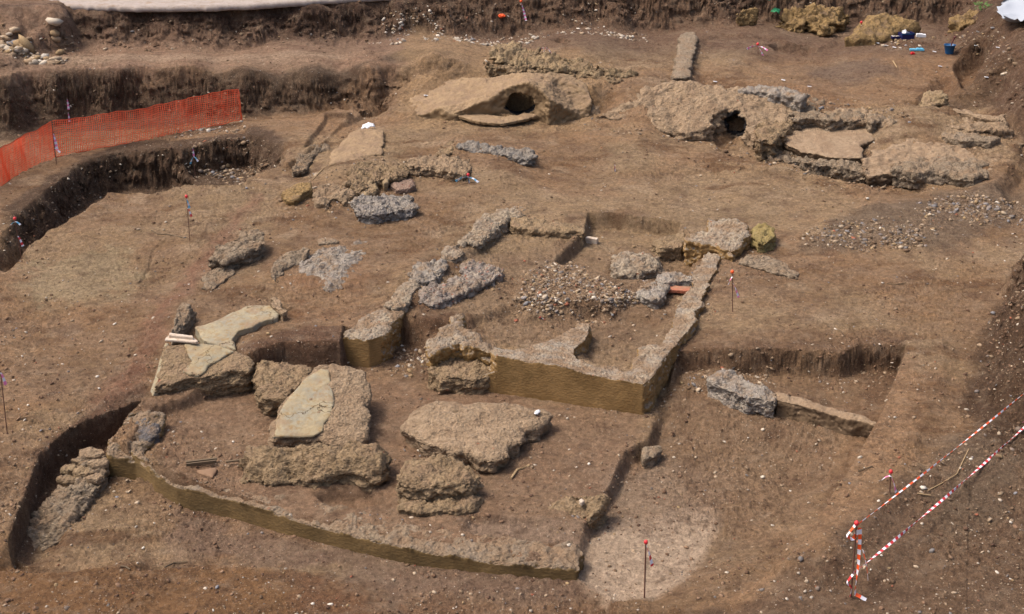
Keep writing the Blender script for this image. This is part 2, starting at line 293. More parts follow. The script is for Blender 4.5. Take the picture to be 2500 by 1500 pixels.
def mat_stone(name, c1, c2, c3, dirt=.5, specks=.5, red=.15, side=None, course=0.0, bump=1.0, fine=1.0, zs=1.6):
    n = NT(name); vec = n.mapping((1, 1, zs)); k_ = .84 if name != 'terracotta tile' else 1.0; k_ = {'yellow tuff': .72, 'smooth vault plaster': .76, 'pale screed': .78}.get(name, k_)
    alb = lambda c: tuple(v * k_ * ALB for v in lin(c))
    f1 = n.noise(2.6 * fine, 6, .65, vec, .3); f2 = n.noise(8 * fine, 7, .7, vec)
    c = n.mix(n.ramp(f1, .38, .62), alb(c1), alb(c2)); c = n.mix(n.ramp(f2, .5, .66), c, alb(c3))
    lumps = n.voro(16 * fine, 'F1', 'Color', vec); ld = n.voro(16 * fine, vec=vec)
    v = n.ramp(lumps, .0, 1); c = n.mix(specks * .55, c, n.mix(v, (.10, .072, .05), alb((206, 190, 166))))
    if red > 0: c = n.mix(n.math('MULTIPLY', n.math('GREATER_THAN', lumps, 1 - red), .7), c, alb((168, 98, 70)))
    sep = n.t.nodes.new('ShaderNodeSeparateXYZ'); n.link(n.geo.outputs['Normal'], sep.inputs[0]); nz = sep.outputs[2]
    dn = n.noise(1.7, 7, .7)
    if dirt > 0:
        top = n.math('MULTIPLY', n.ramp(nz, .25, .8), n.ramp(dn, .62 - .25 * dirt, .80 - .25 * dirt))
        c = n.mix(top, c, n.mix(n.noise(20, 4), alb((134, 108, 84)), alb((170, 143, 114))))
    if 'vault' in name or 'pale tuff' in name:      # near-black put into the colour inside the vault openings
        ta = n.t.nodes.new('ShaderNodeAttribute'); ta.attribute_name = 'cavity_black'; c = n.mix(ta.outputs['Fac'], c, (.012, .010, .010))
    if 'plaster' in name and 'grey' in name:
        wv = n.t.nodes.new('ShaderNodeVectorMath'); wv.operation = 'ADD'; n.link(n.pos, wv.inputs[0]); nn = n.t.nodes.new('ShaderNodeTexNoise'); nn.inputs['Scale'].default_value = 3; nn.inputs['Detail'].default_value = 5; n.link(n.pos, nn.inputs['Vector']); n.link(nn.outputs['Color'], wv.inputs[1])
        ce_ = n.voro(.6, 'DISTANCE_TO_EDGE', vec=wv.outputs[0]); c = n.mix(n.math('LESS_THAN', ce_, .007), c, alb((86, 70, 52)))
        c = n.mix(n.math('MULTIPLY', n.ramp(n.noise(1.2, 6, .7), .48, .62), .45), c, alb((168, 142, 100)))
    h = n.math('ADD', n.noise(18 * fine, 8, .75, vec), n.math('MULTIPLY', ld, .8))
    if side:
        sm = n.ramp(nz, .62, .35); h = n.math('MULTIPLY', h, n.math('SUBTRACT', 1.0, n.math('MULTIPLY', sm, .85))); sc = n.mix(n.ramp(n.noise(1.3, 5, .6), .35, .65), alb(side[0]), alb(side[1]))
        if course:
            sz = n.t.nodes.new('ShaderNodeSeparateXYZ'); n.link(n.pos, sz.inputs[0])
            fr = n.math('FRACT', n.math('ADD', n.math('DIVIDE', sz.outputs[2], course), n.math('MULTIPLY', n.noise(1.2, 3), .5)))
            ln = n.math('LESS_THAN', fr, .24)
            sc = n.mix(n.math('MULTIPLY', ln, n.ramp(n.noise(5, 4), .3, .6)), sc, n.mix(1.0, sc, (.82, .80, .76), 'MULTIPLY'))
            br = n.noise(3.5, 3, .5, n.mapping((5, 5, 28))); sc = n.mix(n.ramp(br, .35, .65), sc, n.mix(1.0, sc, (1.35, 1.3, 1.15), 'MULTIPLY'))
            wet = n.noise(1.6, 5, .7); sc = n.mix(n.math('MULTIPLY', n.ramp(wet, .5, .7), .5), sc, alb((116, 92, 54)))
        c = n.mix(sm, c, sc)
    b = n.bump(h, .95 * bump, .05 * bump); b = n.bump(n.math('MULTIPLY', n.noise(5, 6, .7, vec), n.math('SUBTRACT', 1.0, n.math('MULTIPLY', sm, .8))) if side else n.noise(5, 6, .7, vec), .5 * bump, .07, b)
    return n.done(c, b)

M = {}
M['soil'] = mat_soil()
M['mortar'] = mat_stone('mortar rubble', (190, 172, 146), (166, 150, 132), (130, 106, 80), dirt=.65, specks=.5, red=.06)
M['bluegrey'] = mat_stone('blue grey mortar', (160, 150, 142), (184, 174, 160), (122, 104, 86), dirt=.62, specks=.5, red=.03)
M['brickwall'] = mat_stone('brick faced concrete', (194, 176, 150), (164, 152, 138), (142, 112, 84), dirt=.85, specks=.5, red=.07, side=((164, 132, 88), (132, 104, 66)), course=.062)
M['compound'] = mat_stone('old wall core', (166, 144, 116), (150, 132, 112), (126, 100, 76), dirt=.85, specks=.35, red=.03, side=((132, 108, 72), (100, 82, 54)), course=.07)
M['tuff'] = mat_stone('brown tuff concrete', (170, 142, 106), (150, 124, 90), (116, 92, 64), dirt=.6, specks=.3, red=.04)
M['tuffpale'] = mat_stone('pale tuff concrete', (182, 154, 122), (164, 138, 108), (132, 106, 80), dirt=.6, specks=.3, red=.04)
M['rugged'] = mat_stone('rugged concrete', (160, 140, 116), (142, 122, 98), (106, 86, 66), dirt=.65, specks=.45, red=.03)
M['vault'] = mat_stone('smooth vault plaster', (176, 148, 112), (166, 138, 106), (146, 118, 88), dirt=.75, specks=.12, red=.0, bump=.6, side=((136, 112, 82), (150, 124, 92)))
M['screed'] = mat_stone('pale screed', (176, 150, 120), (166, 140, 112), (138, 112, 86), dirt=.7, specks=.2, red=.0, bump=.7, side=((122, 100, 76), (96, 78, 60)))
M['plaster'] = mat_stone('grey green plaster', (172, 158, 126), (150, 146, 130), (150, 122, 80), dirt=.45, specks=.22, red=.0, bump=.35, fine=.9)
M['yellow'] = mat_stone('yellow tuff', (186, 152, 98), (164, 132, 84), (124, 96, 58), dirt=.5, specks=.15, red=.0)
M['olive'] = mat_stone('olive stone', (158, 140, 84), (138, 118, 68), (110, 92, 58), dirt=.2, specks=.2, red=.0, bump=.6)
M['limestone'] = mat_stone('limestone', (188, 162, 124), (166, 140, 104), (128, 104, 76), dirt=.55, specks=.2, red=.0)
M['marble'] = mat_stone('white marble', (224, 208, 188), (206, 188, 168), (180, 150, 124), dirt=.0, specks=.05, red=.0, bump=.2)
M['tile'] = mat_stone('terracotta tile', (172, 104, 78), (158, 94, 70), (140, 92, 70), dirt=.5, specks=.1, red=.0, bump=.2)
M['concrete'] = mat_stone('pale concrete', (186, 172, 162), (172, 158, 148), (156, 140, 126), dirt=.3, specks=.05, red=.0, bump=.2)
def flat(name, c, rough=.6, bump=0, var=.18):
    n = NT(name); n.b.inputs['Roughness'].default_value = rough; n.b.inputs['Specular IOR Level'].default_value = .4
    a = lin(c); col = n.mix(n.noise(30, 4), tuple(v * (1 - var) for v in a), tuple(min(1, v * (1 + var)) for v in a))
    return n.done(col, n.bump(n.noise(60, 3), bump, .004) if bump else None)
M['rust'] = flat('rusty steel', (98, 66, 52), .7, .4)
M['red'] = flat('red plastic', (196, 46, 50), .4); M['white'] = flat('white tape', (218, 216, 222), .5)
M['orange'] = flat('orange tape', (228, 84, 32), .5); M['net'] = flat('orange net', (238, 100, 62), .5)
M['pink'] = flat('pink tape', (224, 120, 160), .5); M['blue'] = flat('blue plastic', (24, 78, 122), .4)
M['cyan'] = flat('light blue tape', (96, 170, 200), .5); M['navy'] = flat('navy plastic', (24, 26, 74), .4)
M['turq'] = flat('turquoise plastic', (20, 190, 178), .4); M['green'] = flat('green plastic', (28, 116, 70), .5)
M['dkgreen'] = flat('dark green cloth', (16, 62, 70), .8, .5); M['cloth'] = flat('white sacking', (150, 155, 163), .8, .3, .12)
M['card'] = flat('white card', (206, 206, 208), .6, 0, .04); M['wood'] = flat('weathered wood', (150, 126, 92), .8, .4)
M['dkwood'] = flat('dark wood', (92, 76, 56), .8, .4); M['leaf'] = flat('green leaf', (74, 110, 44), .7)
M['stake'] = flat('dark handle', (84, 42, 34), .6)

# ---------------------------------------------------------------- object helpers
def tag(o, label=None, cat=None, group=None, kind=None):
    if label: o['label'] = label
    if cat: o['category'] = cat
    if group: o['group'] = group
    if kind: o['kind'] = kind
    return o
def new_mesh(name, V, Fc, mats, origin=None, parent=None, smooth=False, mi=None):
    me = bpy.data.meshes.new(name); V = np.asarray(V, float)
    org = np.array(origin if origin is not None else (0, 0, 0), float)
    me.from_pydata((V - org).tolist(), [], [tuple(int(i) for i in f) for f in Fc]); me.update()
    for m in (mats if isinstance(mats, (list, tuple)) else [mats]): me.materials.append(m)
    if mi is not None: me.polygons.foreach_set('material_index', np.asarray(mi, np.int32))
    if smooth: me.polygons.foreach_set('use_smooth', np.ones(len(me.polygons), bool))
    o = bpy.data.objects.new(name, me); COL.objects.link(o); o.location = org
    if parent:
        o.parent = parent; o.location = Vector(org) - parent_loc(parent)
    return o
def parent_loc(p):
    v = Vector(p.location)
    while p.parent: p = p.parent; v += Vector(p.location)
    return v
def empty(name, loc, label, cat, group=None):
    o = bpy.data.objects.new(name, None); COL.objects.link(o); o.location = loc; o.empty_display_size = .2
    return tag(o, label, cat, group)

def tube(pts, r, n=6, r2=None):
    V = []; Fc = []; pts = [Vector(p) for p in pts]
    for i, p in enumerate(pts):
        d = (pts[min(i + 1, len(pts) - 1)] - pts[max(i - 1, 0)]).normalized()
        a = d.orthogonal().normalized(); b = d.cross(a)
        rr = r if r2 is None else r + (r2 - r) * i / (len(pts) - 1)
        for k in range(n):
            t = 2 * math.pi * k / n; V.append(p + a * math.cos(t) * rr + b * math.sin(t) * rr)
    for i in range(len(pts) - 1):
        for k in range(n): Fc.append((i * n + k, i * n + (k + 1) % n, (i + 1) * n + (k + 1) % n, (i + 1) * n + k))
    Fc.append(tuple(range(n - 1, -1, -1))); Fc.append(tuple((len(pts) - 1) * n + k for k in range(n)))
    return V, Fc
def ball(c, r, sz=1.0, n=10, m=7):
    V = []; Fc = []
    for j in range(m + 1):
        ph = math.pi * j / m
        for k in range(n):
            t = 2 * math.pi * k / n
            V.append((c[0] + r * math.sin(ph) * math.cos(t), c[1] + r * math.sin(ph) * math.sin(t), c[2] + r * sz * math.cos(ph)))
    for j in range(m):
        for k in range(n): Fc.append((j * n + k, (j + 1) * n + k, (j + 1) * n + (k + 1) % n, j * n + (k + 1) % n))
    return V, Fc
def ribbon(pts, w, seg, twist=0, thick=.004, updir=(0, 0, 1)):   # striped tape: returns verts, faces, material index
    pts = [Vector(p) for p in pts]; L = [0]
    for a, b in zip(pts, pts[1:]): L.append(L[-1] + (b - a).length)
    N = max(2, int(L[-1] / (seg / 2))); V = []; Fc = []; mi = []; up0 = Vector(updir)
    for i in range(N + 1):
        s = L[-1] * i / N; k = 0
        while k < len(L) - 2 and L[k + 1] < s: k += 1
        t = (s - L[k]) / max(L[k + 1] - L[k], 1e-6); p = pts[k].lerp(pts[k + 1], t); d = (pts[k + 1] - pts[k]).normalized()
        sd_ = d.cross(up0); sd_ = sd_.normalized() if sd_.length > .05 else d.orthogonal().normalized(); up = sd_.cross(d)
        a = twist * s; e = (up * math.cos(a) + sd_ * math.sin(a)) * (w / 2); q = (sd_ * math.cos(a) - up * math.sin(a)) * (thick / 2)
        V += [p - e - q, p + e - q, p + e + q, p - e + q]
        if i:
            b0 = (i - 1) * 4; b1 = i * 4
            for k2 in range(4): Fc.append((b0 + k2, b0 + (k2 + 1) % 4, b1 + (k2 + 1) % 4, b1 + k2)); mi.append(int(s / seg) % 2)
    Fc += [(3, 2, 1, 0), tuple(N * 4 + k for k in range(4))]; mi += [0, 0]
    return V, Fc, mi
def box(c, d, rz=0, V=None, Fc=None, tilt=0):
    V = [] if V is None else V; Fc = [] if Fc is None else Fc
    R = Matrix.Rotation(rz, 3, 'Z') @ Matrix.Rotation(tilt, 3, 'Y'); b = len(V)
    for sz in (-1, 1):
        for sx, sy in ((-1, -1), (1, -1), (1, 1), (-1, 1)): V.append(Vector(c) + R @ Vector((sx * d[0] / 2, sy * d[1] / 2, sz * d[2] / 2)))
    for f in ((3, 2, 1, 0), (4, 5, 6, 7), (0, 1, 5, 4), (1, 2, 6, 5), (2, 3, 7, 6), (3, 0, 4, 7)): Fc.append(tuple(b + i for i in f))
    return V, Fc

def prism_bm(P, zbot, under=0.0):
    bm = bmesh.new(); P = np.asarray(P, float); c = P[:, :2].mean(0)
    zb = zbot if hasattr(zbot, '__len__') else [zbot] * len(P)
    T = [bm.verts.new(p) for p in P]; B = [bm.verts.new((p[0] + (c[0] - p[0]) * under, p[1] + (c[1] - p[1]) * under, z)) for p, z in zip(P, zb)]
    n = len(P); fs = [bm.faces.new(T), bm.faces.new(B[::-1])]
    for i in range(n): bm.faces.new((T[i], B[i], B[(i + 1) % n], T[(i + 1) % n]))
    bmesh.ops.recalc_face_normals(bm, faces=bm.faces)
    bmesh.ops.triangulate(bm, faces=[f for f in bm.faces if len(f.verts) > 4], ngon_method='EAR_CLIP')
    bmesh.ops.triangulate(bm, faces=bm.faces[:]); return bm
SEED = [100]
def rock(name, label, cat, pts, zbot, mat, vox=.024, amp=.05, top=1.0, rnd=.04, dome=0.0, under=0.06, flat_dirs=(), strata=1.6,
         group=None, parent=None, cuts=(), jag=.05, zt=0.0, kind=None, lumps=1.0, xyz=None, cob=None, cell=4.2):
    """One eroded block: an outline with a height at each corner, extruded to zbot, remeshed and weathered in 3-D."""
    P = np.array(xyz) if xyz is not None else np.array([U(p[0], p[1], p[2] if len(p) > 2 else zt) for p in pts])
    # break long straight edges so the outline is ragged
    ZB = list(zbot) if hasattr(zbot, '__len__') else [zbot] * len(P); ZQ = []
    Q = []; SEED[0] += 13; sd0 = SEED[0]; r_ = np.random.default_rng(sd0)
    for a, b, za_, zb_ in zip(P, np.roll(P, -1, 0), ZB, ZB[1:] + ZB[:1]):
        e = b - a; L = np.hypot(e[0], e[1]); k = max(1, int(L / .22)); nrm = np.array([-e[1], e[0], 0]) / max(L, 1e-6)
        isf = any(abs(nrm[0] * f[0] + nrm[1] * f[1]) > .93 for f in flat_dirs)
        for i in range(k):
            j = 0 if (i == 0 or isf) else r_.normal() * jag; Q.append(a + e * i / k + nrm * j); ZQ.append(za_ + (zb_ - za_) * i / k)
    P2 = np.array(Q)
    bm = prism_bm(P2, ZQ, under); me = bpy.data.meshes.new(name); bm.to_mesh(me); bm.free()
    tmp = bpy.data.objects.new(name, me); COL.objects.link(tmp); cl = []
    for (cc, rr) in cuts:
        V, Fc = ball((0, 0, 0), 1, 1, 20, 14); cm = bpy.data.meshes.new('cut')
        b2 = bmesh.new(); vs = [b2.verts.new((v[0] * rr[0] + cc[0], v[1] * rr[1] + cc[1], v[2] * rr[2] + cc[2])) for v in V]
        for f in Fc:
            try: b2.faces.new([vs[i] for i in f])
            except ValueError: pass
        bmesh.ops.remove_doubles(b2, verts=b2.verts, dist=1e-4); bmesh.ops.recalc_face_normals(b2, faces=b2.faces)
        b2.to_mesh(cm); b2.free(); co = bpy.data.objects.new('cut', cm); COL.objects.link(co)
        md = tmp.modifiers.new('b', 'BOOLEAN'); md.operation = 'DIFFERENCE'; md.object = co; md.solver = 'EXACT'; cl.append(co)
    md = tmp.modifiers.new('r', 'REMESH'); md.mode = 'VOXEL'; md.voxel_size = vox; md.use_smooth_shade = False
    dg = bpy.context.evaluated_depsgraph_get(); ev = tmp.evaluated_get(dg); m2 = bpy.data.meshes.new_from_object(ev)
    bpy.data.objects.remove(tmp); bpy.data.meshes.remove(me)
    for co in cl: bpy.data.objects.remove(co)
    n = len(m2.vertices); co = np.empty(n * 3, np.float32); m2.vertices.foreach_get('co', co); co = co.reshape(-1, 3).astype(float)
    nr = np.empty(n * 3, np.float32); m2.vertices.foreach_get('normal', nr); nr = nr.reshape(-1, 3).astype(float)
    d = sdf(co[:, 0], co[:, 1], P2); ztop = co[:, 2].max()
    upf = np.clip(nr[:, 2], 0, 1)
    if dome: co[:, 2] += dome * (1 - np.exp(-np.maximum(d, 0) / .35)) * (upf > .3)
    co[:, 2] -= rnd * np.exp(-np.maximum(d, 0) / .09) * (nr[:, 2] > -.2) * 1.0
    wgt = np.where(upf > .6, top, 1.0)
    for f in flat_dirs: wgt = np.where((nr[:, 0] * f[0] + nr[:, 1] * f[1]) > .8, .07, wgt)
    big = fbm3(co, 1.6, 3, sd0, strata); med = fbm3(co, 5.0, 4, sd0 + 3, strata); fin = 1 - 2 * np.abs(fbm3(co, 11, 3, sd0 + 5, strata))
    cel_ = vn3(co[:, 0] * 9, co[:, 1] * 9, co[:, 2] * 14, sd0 + 9)
    q_ = med * 1.6 + big * .8; stp = (np.floor(q_ * 4) + sstep((q_ * 4 - np.floor(q_ * 4)) * 3.0 - 1.0)) / 4
    crk = np.maximum(0, 1 - np.abs(fbm3(co, 2.3, 3, sd0 + 21, strata)) * 14)
    disp = amp * wgt * (.8 * big + .8 * stp + .22 * med + .22 * fin + lumps * .12 * np.maximum(cel_, 0) - .6 * crk * lumps - .1)
    if lumps > 0:
        wa = co + .05 * np.stack([big, med, fin - .5], 1); a1, a2 = worley(wa, cell, sd0); cobv = cob if cob is not None else (.5 if 'wall' in name else .22)
        disp += amp * wgt * cobv * (np.minimum((a2 - a1) / .22, 1) - .8)
    co += nr * disp[:, None]
    cavity_black = None  # mask for the inside of the first cut, coloured near-black
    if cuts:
        cavity_black = np.zeros(n, np.float32)
        for (cc_, rr) in cuts[:1]: cavity_black = np.maximum(cavity_black, ((((co - np.array(cc_)) / (np.array(rr) + .12)) ** 2).sum(1) < 1.0).astype(np.float32))
    o_ = np.array([co[:, 0].mean(), co[:, 1].mean(), co[:, 2].min()]); co -= o_
    m2.vertices.foreach_set('co', co.astype(np.float32).ravel()); m2.update(); m2.materials.clear(); m2.materials.append(mat); m2.name = name
    m2.polygons.foreach_set('use_smooth', np.ones(len(m2.polygons), bool))
    if cavity_black is not None: m2.attributes.new('cavity_black', 'FLOAT', 'POINT').data.foreach_set('value', cavity_black)
    o = bpy.data.objects.new(name, m2); COL.objects.link(o); o.location = o_
    if parent: o.parent = parent; o.location = Vector(o_) - parent_loc(parent)
    if label: tag(o, label, cat, group, kind)
    return o
ICO = None
def stones(name, label, cat, C, R, colors, kind=None, flatz=.6, group=None, mat=None, parent=None):
    """Many small broken stones in one mesh (N,3 centres, N radii, N colours)."""
    global ICO
    if ICO is None:
        b = bmesh.new(); bmesh.ops.create_icosphere(b, subdivisions=1, radius=1); ICO = (np.array([v.co[:] for v in b.verts]), np.array([[v.index for v in f.verts] for f in b.faces])); b.free()
    V0, F0 = ICO; N = len(C); a = rng.uniform(0, 6.28, N); sc = rng.uniform(.6, 1.3, (N, 3)); sc[:, 2] *= flatz
    V = V0[None] * (1 + rng.uniform(-.28, .28, (N, len(V0), 1))) * sc[:, None] * np.asarray(R)[:, None, None]
    ca, sa = np.cos(a)[:, None], np.sin(a)[:, None]
    X = V[..., 0] * ca - V[..., 1] * sa; Y = V[..., 0] * sa + V[..., 1] * ca; tl = rng.normal(0, .3, N)[:, None]
    V = np.stack([X, Y, V[..., 2] + X * tl], -1) + np.asarray(C)[:, None]
    FF = (F0[None] + (np.arange(N) * len(V0))[:, None, None]).reshape(-1, 3); V = V.reshape(-1, 3)
    org = V.mean(0); me = bpy.data.meshes.new(name); me.vertices.add(len(V)); me.vertices.foreach_set('co', (V - org).astype(np.float32).ravel())
    me.loops.add(FF.size); me.loops.foreach_set('vertex_index', FF.astype(np.int32).ravel()); me.polygons.add(len(FF))
    me.polygons.foreach_set('loop_start', np.arange(0, FF.size, 3, dtype=np.int32)); me.polygons.foreach_set('loop_total', np.full(len(FF), 3, np.int32))
    me.update(); me.validate()
    at = me.color_attributes.new('stone', 'FLOAT_COLOR', 'POINT'); cc = np.ones((len(V), 4), np.float32); cc[:, :3] = np.repeat(np.asarray(colors), len(V0), 0)
    at.data.foreach_set('color', cc.ravel()); me.materials.append(mat or M['pebble'])
    o = bpy.data.objects.new(name, me); COL.objects.link(o); o.location = org
    return tag(o, label, cat, group, kind)
n_ = NT('pebble'); at_ = n_.t.nodes.new('ShaderNodeAttribute'); at_.attribute_name = 'stone'
f_ = n_.noise(30, 5, .7); M['pebble'] = n_.done(n_.mix(n_.ramp(f_, .35, .65), n_.mix(1.0, at_.outputs['Color'], (.7, .68, .65), 'MULTIPLY'), at_.outputs['Color']), n_.bump(f_, .6, .02))
PAL = np.array([alb(c) for c in ((196,176,150),(170,148,122),(150,128,104),(214,200,180),(128,122,118),(150,148,150),(110,88,68),(176,150,112),(166,100,76),(232,222,206))])
def pal(n, p):
    k = rng.uniform(.0, .55, (n, 1)); return (PAL[rng.choice(len(PAL), n, p=np.array(p) / sum(p))] * (1 - k) + np.array(alb((140, 114, 88))) * k) * rng.uniform(.75, 1.15, (n, 1))
def in_poly_px(poly, n):
    P = np.array([p[:2] for p in poly], float); lo, hi = P.min(0), P.max(0); out_ = []
    while len(out_) < n:
        q = rng.uniform(lo, hi, (n * 2, 2)); k = sdf(q[:, 0], q[:, 1], P) > 0; out_ += q[k].tolist()
    return np.array(out_[:n])
def on_ground(uv, z=0.0):
    z = np.full(len(uv), z)
    for _ in range(6):
        a, b, c = ray(uv[:, 0], uv[:, 1]); t = (z - CAM_H) / c; x, y = a * t, b * t; z = .5 * z + .5 * height(x, y)
    return np.stack([x, y, height(x, y)], 1)

# ================================================================= THE GROUND
us = np.concatenate([np.arange(-1500, -330, 13.0), np.arange(-330, 2835, 2.5), np.arange(2835, 4000, 13.0)])
vs = np.concatenate([np.arange(-260, -40, 6.0), np.arange(-40, 470, 1.15), np.arange(470, 1700, 2.2), np.arange(1700, 2600, 14.0)])
UU, VV = np.meshgrid(us, vs)
a_, b_, c_ = ray(UU, VV); t_ = -CAM_H / c_; X = a_ * t_; Y = b_ * t_
sh = X.shape; Xf, Yf = X.ravel(), Y.ravel()
Z, CR = height(Xf, Yf, True)
# overhang and crumble on steep cuts
k3 = np.clip(CR, 0, 1.2) * .21
P3 = np.stack([Xf, Yf, Z], 1)
Xd = Xf + k3 * .35 * fbm3(P3, 4.0, 4, 61, 2.4, .6); Yd = Yf + k3 * 1.8 * fbm3((P3 + 9) * [.5, 1, 1], 4.2, 5, 67, 3.2, .68)
# soil colours
SC = lambda *c: np.array(alb(c))
colr = np.empty((Xf.size, 3)); f1 = sstep(fbm2(Xf * .35, Yf * .35, 4, 201) * 1.3 + .5)[:, None]; f2 = sstep(fbm2(Xf * .9, Yf * 1.6, 5, 211, .6) * 1.5 + .5)[:, None]
colr[:] = SC(164, 130, 97) * (1 - f1) + SC(148, 118, 88) * f1; colr = colr * (1 - .5 * f2) + SC(166, 138, 112) * .5 * f2
f4 = sstep(fbm2(Xf * .22 + 8, Yf * .22, 4, 271, .6) * 2 + .2)[:, None]; colr = colr * (1 - .5 * f4) + SC(176, 154, 122) * .5 * f4
f5 = sstep(fbm2(Xf * .6 + 3, Yf * 1.3, 5, 281, .62) * 3 - .55)[:, None]; colr = colr * (1 - .8 * f5) + SC(122, 90, 62) * .8 * f5
f6 = sstep(fbm2(Xf * .8 + 30, Yf * 1.1, 4, 291, .6) * 3 - .7)[:, None]; colr = colr * (1 - .45 * f6) + SC(192, 168, 140) * .45 * f6
f3 = sstep(fbm2(Xf * 1.4, Yf * 1.4, 5, 231, .65) * 2.2 - .25)[:, None]; colr = colr * (1 - .55 * f3) + SC(120, 92, 72) * .55 * f3
WN1 = fbm2(Xf * 1.3, Yf * 1.3, 4, 241, .6); WN2 = fbm2(Xf * 1.3 + 31, Yf * 1.3, 4, 251, .6)
def tint(pts, z, c, k, soft, warp=.5):
    global colr
    P = W_(pts, z); a = np.array(P); lo = a.min(0) - 2; hi = a.max(0) + 2
    m = (Xf > lo[0]) & (Xf < hi[0]) & (Yf > lo[1]) & (Yf < hi[1])
    d = sdf(Xf[m] + warp * WN1[m], Yf[m] + warp * WN2[m], P); g = (sstep(d / soft + .5) * k)[:, None]
    colr[m] = colr[m] * (1 - g) + SC(*c) * g
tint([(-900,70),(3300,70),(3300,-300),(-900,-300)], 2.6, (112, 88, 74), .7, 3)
tint([(0,100),(1200,75),(1200,132),(500,145),(0,185)], 2.1, (160, 130, 112), .6, 1.5)
tint([(0,140),(840,110),(840,118),(0,158)], 2.1, (180, 154, 130), .8, .5, .2)
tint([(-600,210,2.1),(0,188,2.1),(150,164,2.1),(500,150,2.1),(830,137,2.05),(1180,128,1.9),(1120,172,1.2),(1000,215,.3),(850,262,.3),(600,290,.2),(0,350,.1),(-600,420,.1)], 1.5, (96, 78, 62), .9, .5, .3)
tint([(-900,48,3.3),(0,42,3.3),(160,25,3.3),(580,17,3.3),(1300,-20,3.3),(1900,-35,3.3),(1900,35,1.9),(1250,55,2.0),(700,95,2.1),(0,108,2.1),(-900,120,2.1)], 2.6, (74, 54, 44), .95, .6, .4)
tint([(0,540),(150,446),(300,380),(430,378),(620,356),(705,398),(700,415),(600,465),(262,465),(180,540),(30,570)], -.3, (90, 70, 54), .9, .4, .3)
tint([(620,505),(640,520),(420,760),(260,1000),(120,1150),(60,1150),(200,980),(380,740)], -.2, (150, 108, 88), .65, .6, .5)
tint([(40,560),(340,560),(380,700),(220,740),(40,720)], -.2, (168, 144, 112), .5, 1.2, 1.2)
tint([(40,640),(300,600),(320,680),(140,720)], -.2, (178, 162, 130), .45, .5, 1.3)
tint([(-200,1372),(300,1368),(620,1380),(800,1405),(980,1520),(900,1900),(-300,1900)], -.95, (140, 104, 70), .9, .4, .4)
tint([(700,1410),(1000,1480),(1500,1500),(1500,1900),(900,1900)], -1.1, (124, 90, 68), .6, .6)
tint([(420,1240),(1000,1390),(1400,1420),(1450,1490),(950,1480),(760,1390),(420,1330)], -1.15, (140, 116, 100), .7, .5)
tint([(1385,1400),(1430,1330),(1480,1260),(1600,1262),(1690,1225),(1760,1235),(1735,1330),(1690,1400),(1655,1450),(1600,1480),(1490,1500)], -.98, (208, 184, 160), .92, .3, .12)
tint([(1480,1180),(1640,1120),(1780,1160),(1760,1270),(1560,1290),(1450,1290)], -1.0, (168, 144, 122), .8, .6, .5)
tint([(1640,990),(1900,1000),(2130,1060),(2000,1270),(1800,1380),(1700,1240),(1600,1080)], -.95, (146, 118, 94), .7, .8, .6)
tint([(2105,842),(2220,846),(2165,985),(2100,1110),(2040,1195),(2010,1180),(2080,1050),(2120,950)], -.2, (98, 74, 56), .85, .3, .15)
tint([(1640,838),(1900,845),(2110,840),(2110,862),(1900,868),(1640,865)], -.15, (98, 74, 56), .8, .25, .15)
tint([(1640,845),(1900,850),(2210,850),(2180,960),(2130,1040),(1700,960),(1640,930)], -.5, (140, 110, 84), .7, .4, .4)
tint([(2110,1000),(2180,930),(2240,900),(2220,1100),(2080,1300),(1800,1430),(1700,1440),(1990,1290)], -.2, (172, 138, 106), .8, .5, .3)
tint([(2490,940),(2300,1130),(2080,1290),(1960,1370),(1650,1490),(1700,1900),(3300,1900),(3200,900)], -.1, (122, 98, 78), .85, .5, .5)
tint([(2350,980),(2480,960),(2480,1250),(2300,1290),(2300,1100)], 0, (124, 108, 90), .5, .8, 1.)
tint([(2480,670),(2420,760),(2340,950),(2370,1040),(2700,1200),(4200,1400),(4200,300),(2700,520)], .3, (92, 70, 52), .95, .5, .3)
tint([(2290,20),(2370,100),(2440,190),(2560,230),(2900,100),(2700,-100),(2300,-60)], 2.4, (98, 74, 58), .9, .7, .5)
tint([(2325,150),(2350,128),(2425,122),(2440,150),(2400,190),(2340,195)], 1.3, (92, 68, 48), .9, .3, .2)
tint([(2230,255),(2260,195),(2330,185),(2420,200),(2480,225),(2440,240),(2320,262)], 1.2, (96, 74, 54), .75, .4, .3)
tint([(1940,600),(2060,540),(2260,490),(2500,460),(2500,560),(2280,610),(2030,620)], .05, (124, 106, 88), .8, .6, .6)
tint([(1000,135),(1230,150),(1500,190),(1450,290),(1000,280),(960,250)], 1.0, (176, 146, 110), .7, .8, .4)
tint([(1200,620),(1400,600),(1650,600),(1660,860),(1400,870),(1100,790),(1000,780)], -.2, (150, 124, 100), .5, .6)
tint([(980,770),(1100,760),(1200,830),(1000,900)], -.3, (112, 84, 64), .7, .4)
tint([(600,860),(700,815),(840,815),(840,880),(620,875)], -.1, (112, 82, 64), .8, .3, .3)
tint([(330,1000),(640,960),(1000,940),(1560,1010),(1580,1080),(1400,1390),(900,1320),(400,1170)], -.74, (156, 126, 102), .7, .5, .5)
tint([(1110,1270),(1430,1290),(1420,1340),(1150,1310)], -.8, (164, 140, 120), .8, .25, .2)
tint([(18,1320),(60,1220),(90,1130),(190,1050),(340,970),(360,1000),(250,1090),(150,1150),(90,1260),(60,1350)], -.85, (108, 82, 64), .85, .25, .2)
tint([(690,680),(900,650),(900,760),(700,790)], -.05, (156, 114, 82), .4, .6, .5)
tint([(1740,215),(2300,130),(2440,160),(2220,240)], 1.5, (158, 122, 90), .6, 1.5)
tint([(1950,150),(2130,140),(2200,170),(2050,190)], 1.5, (112, 96, 86), .6, 1., .6)
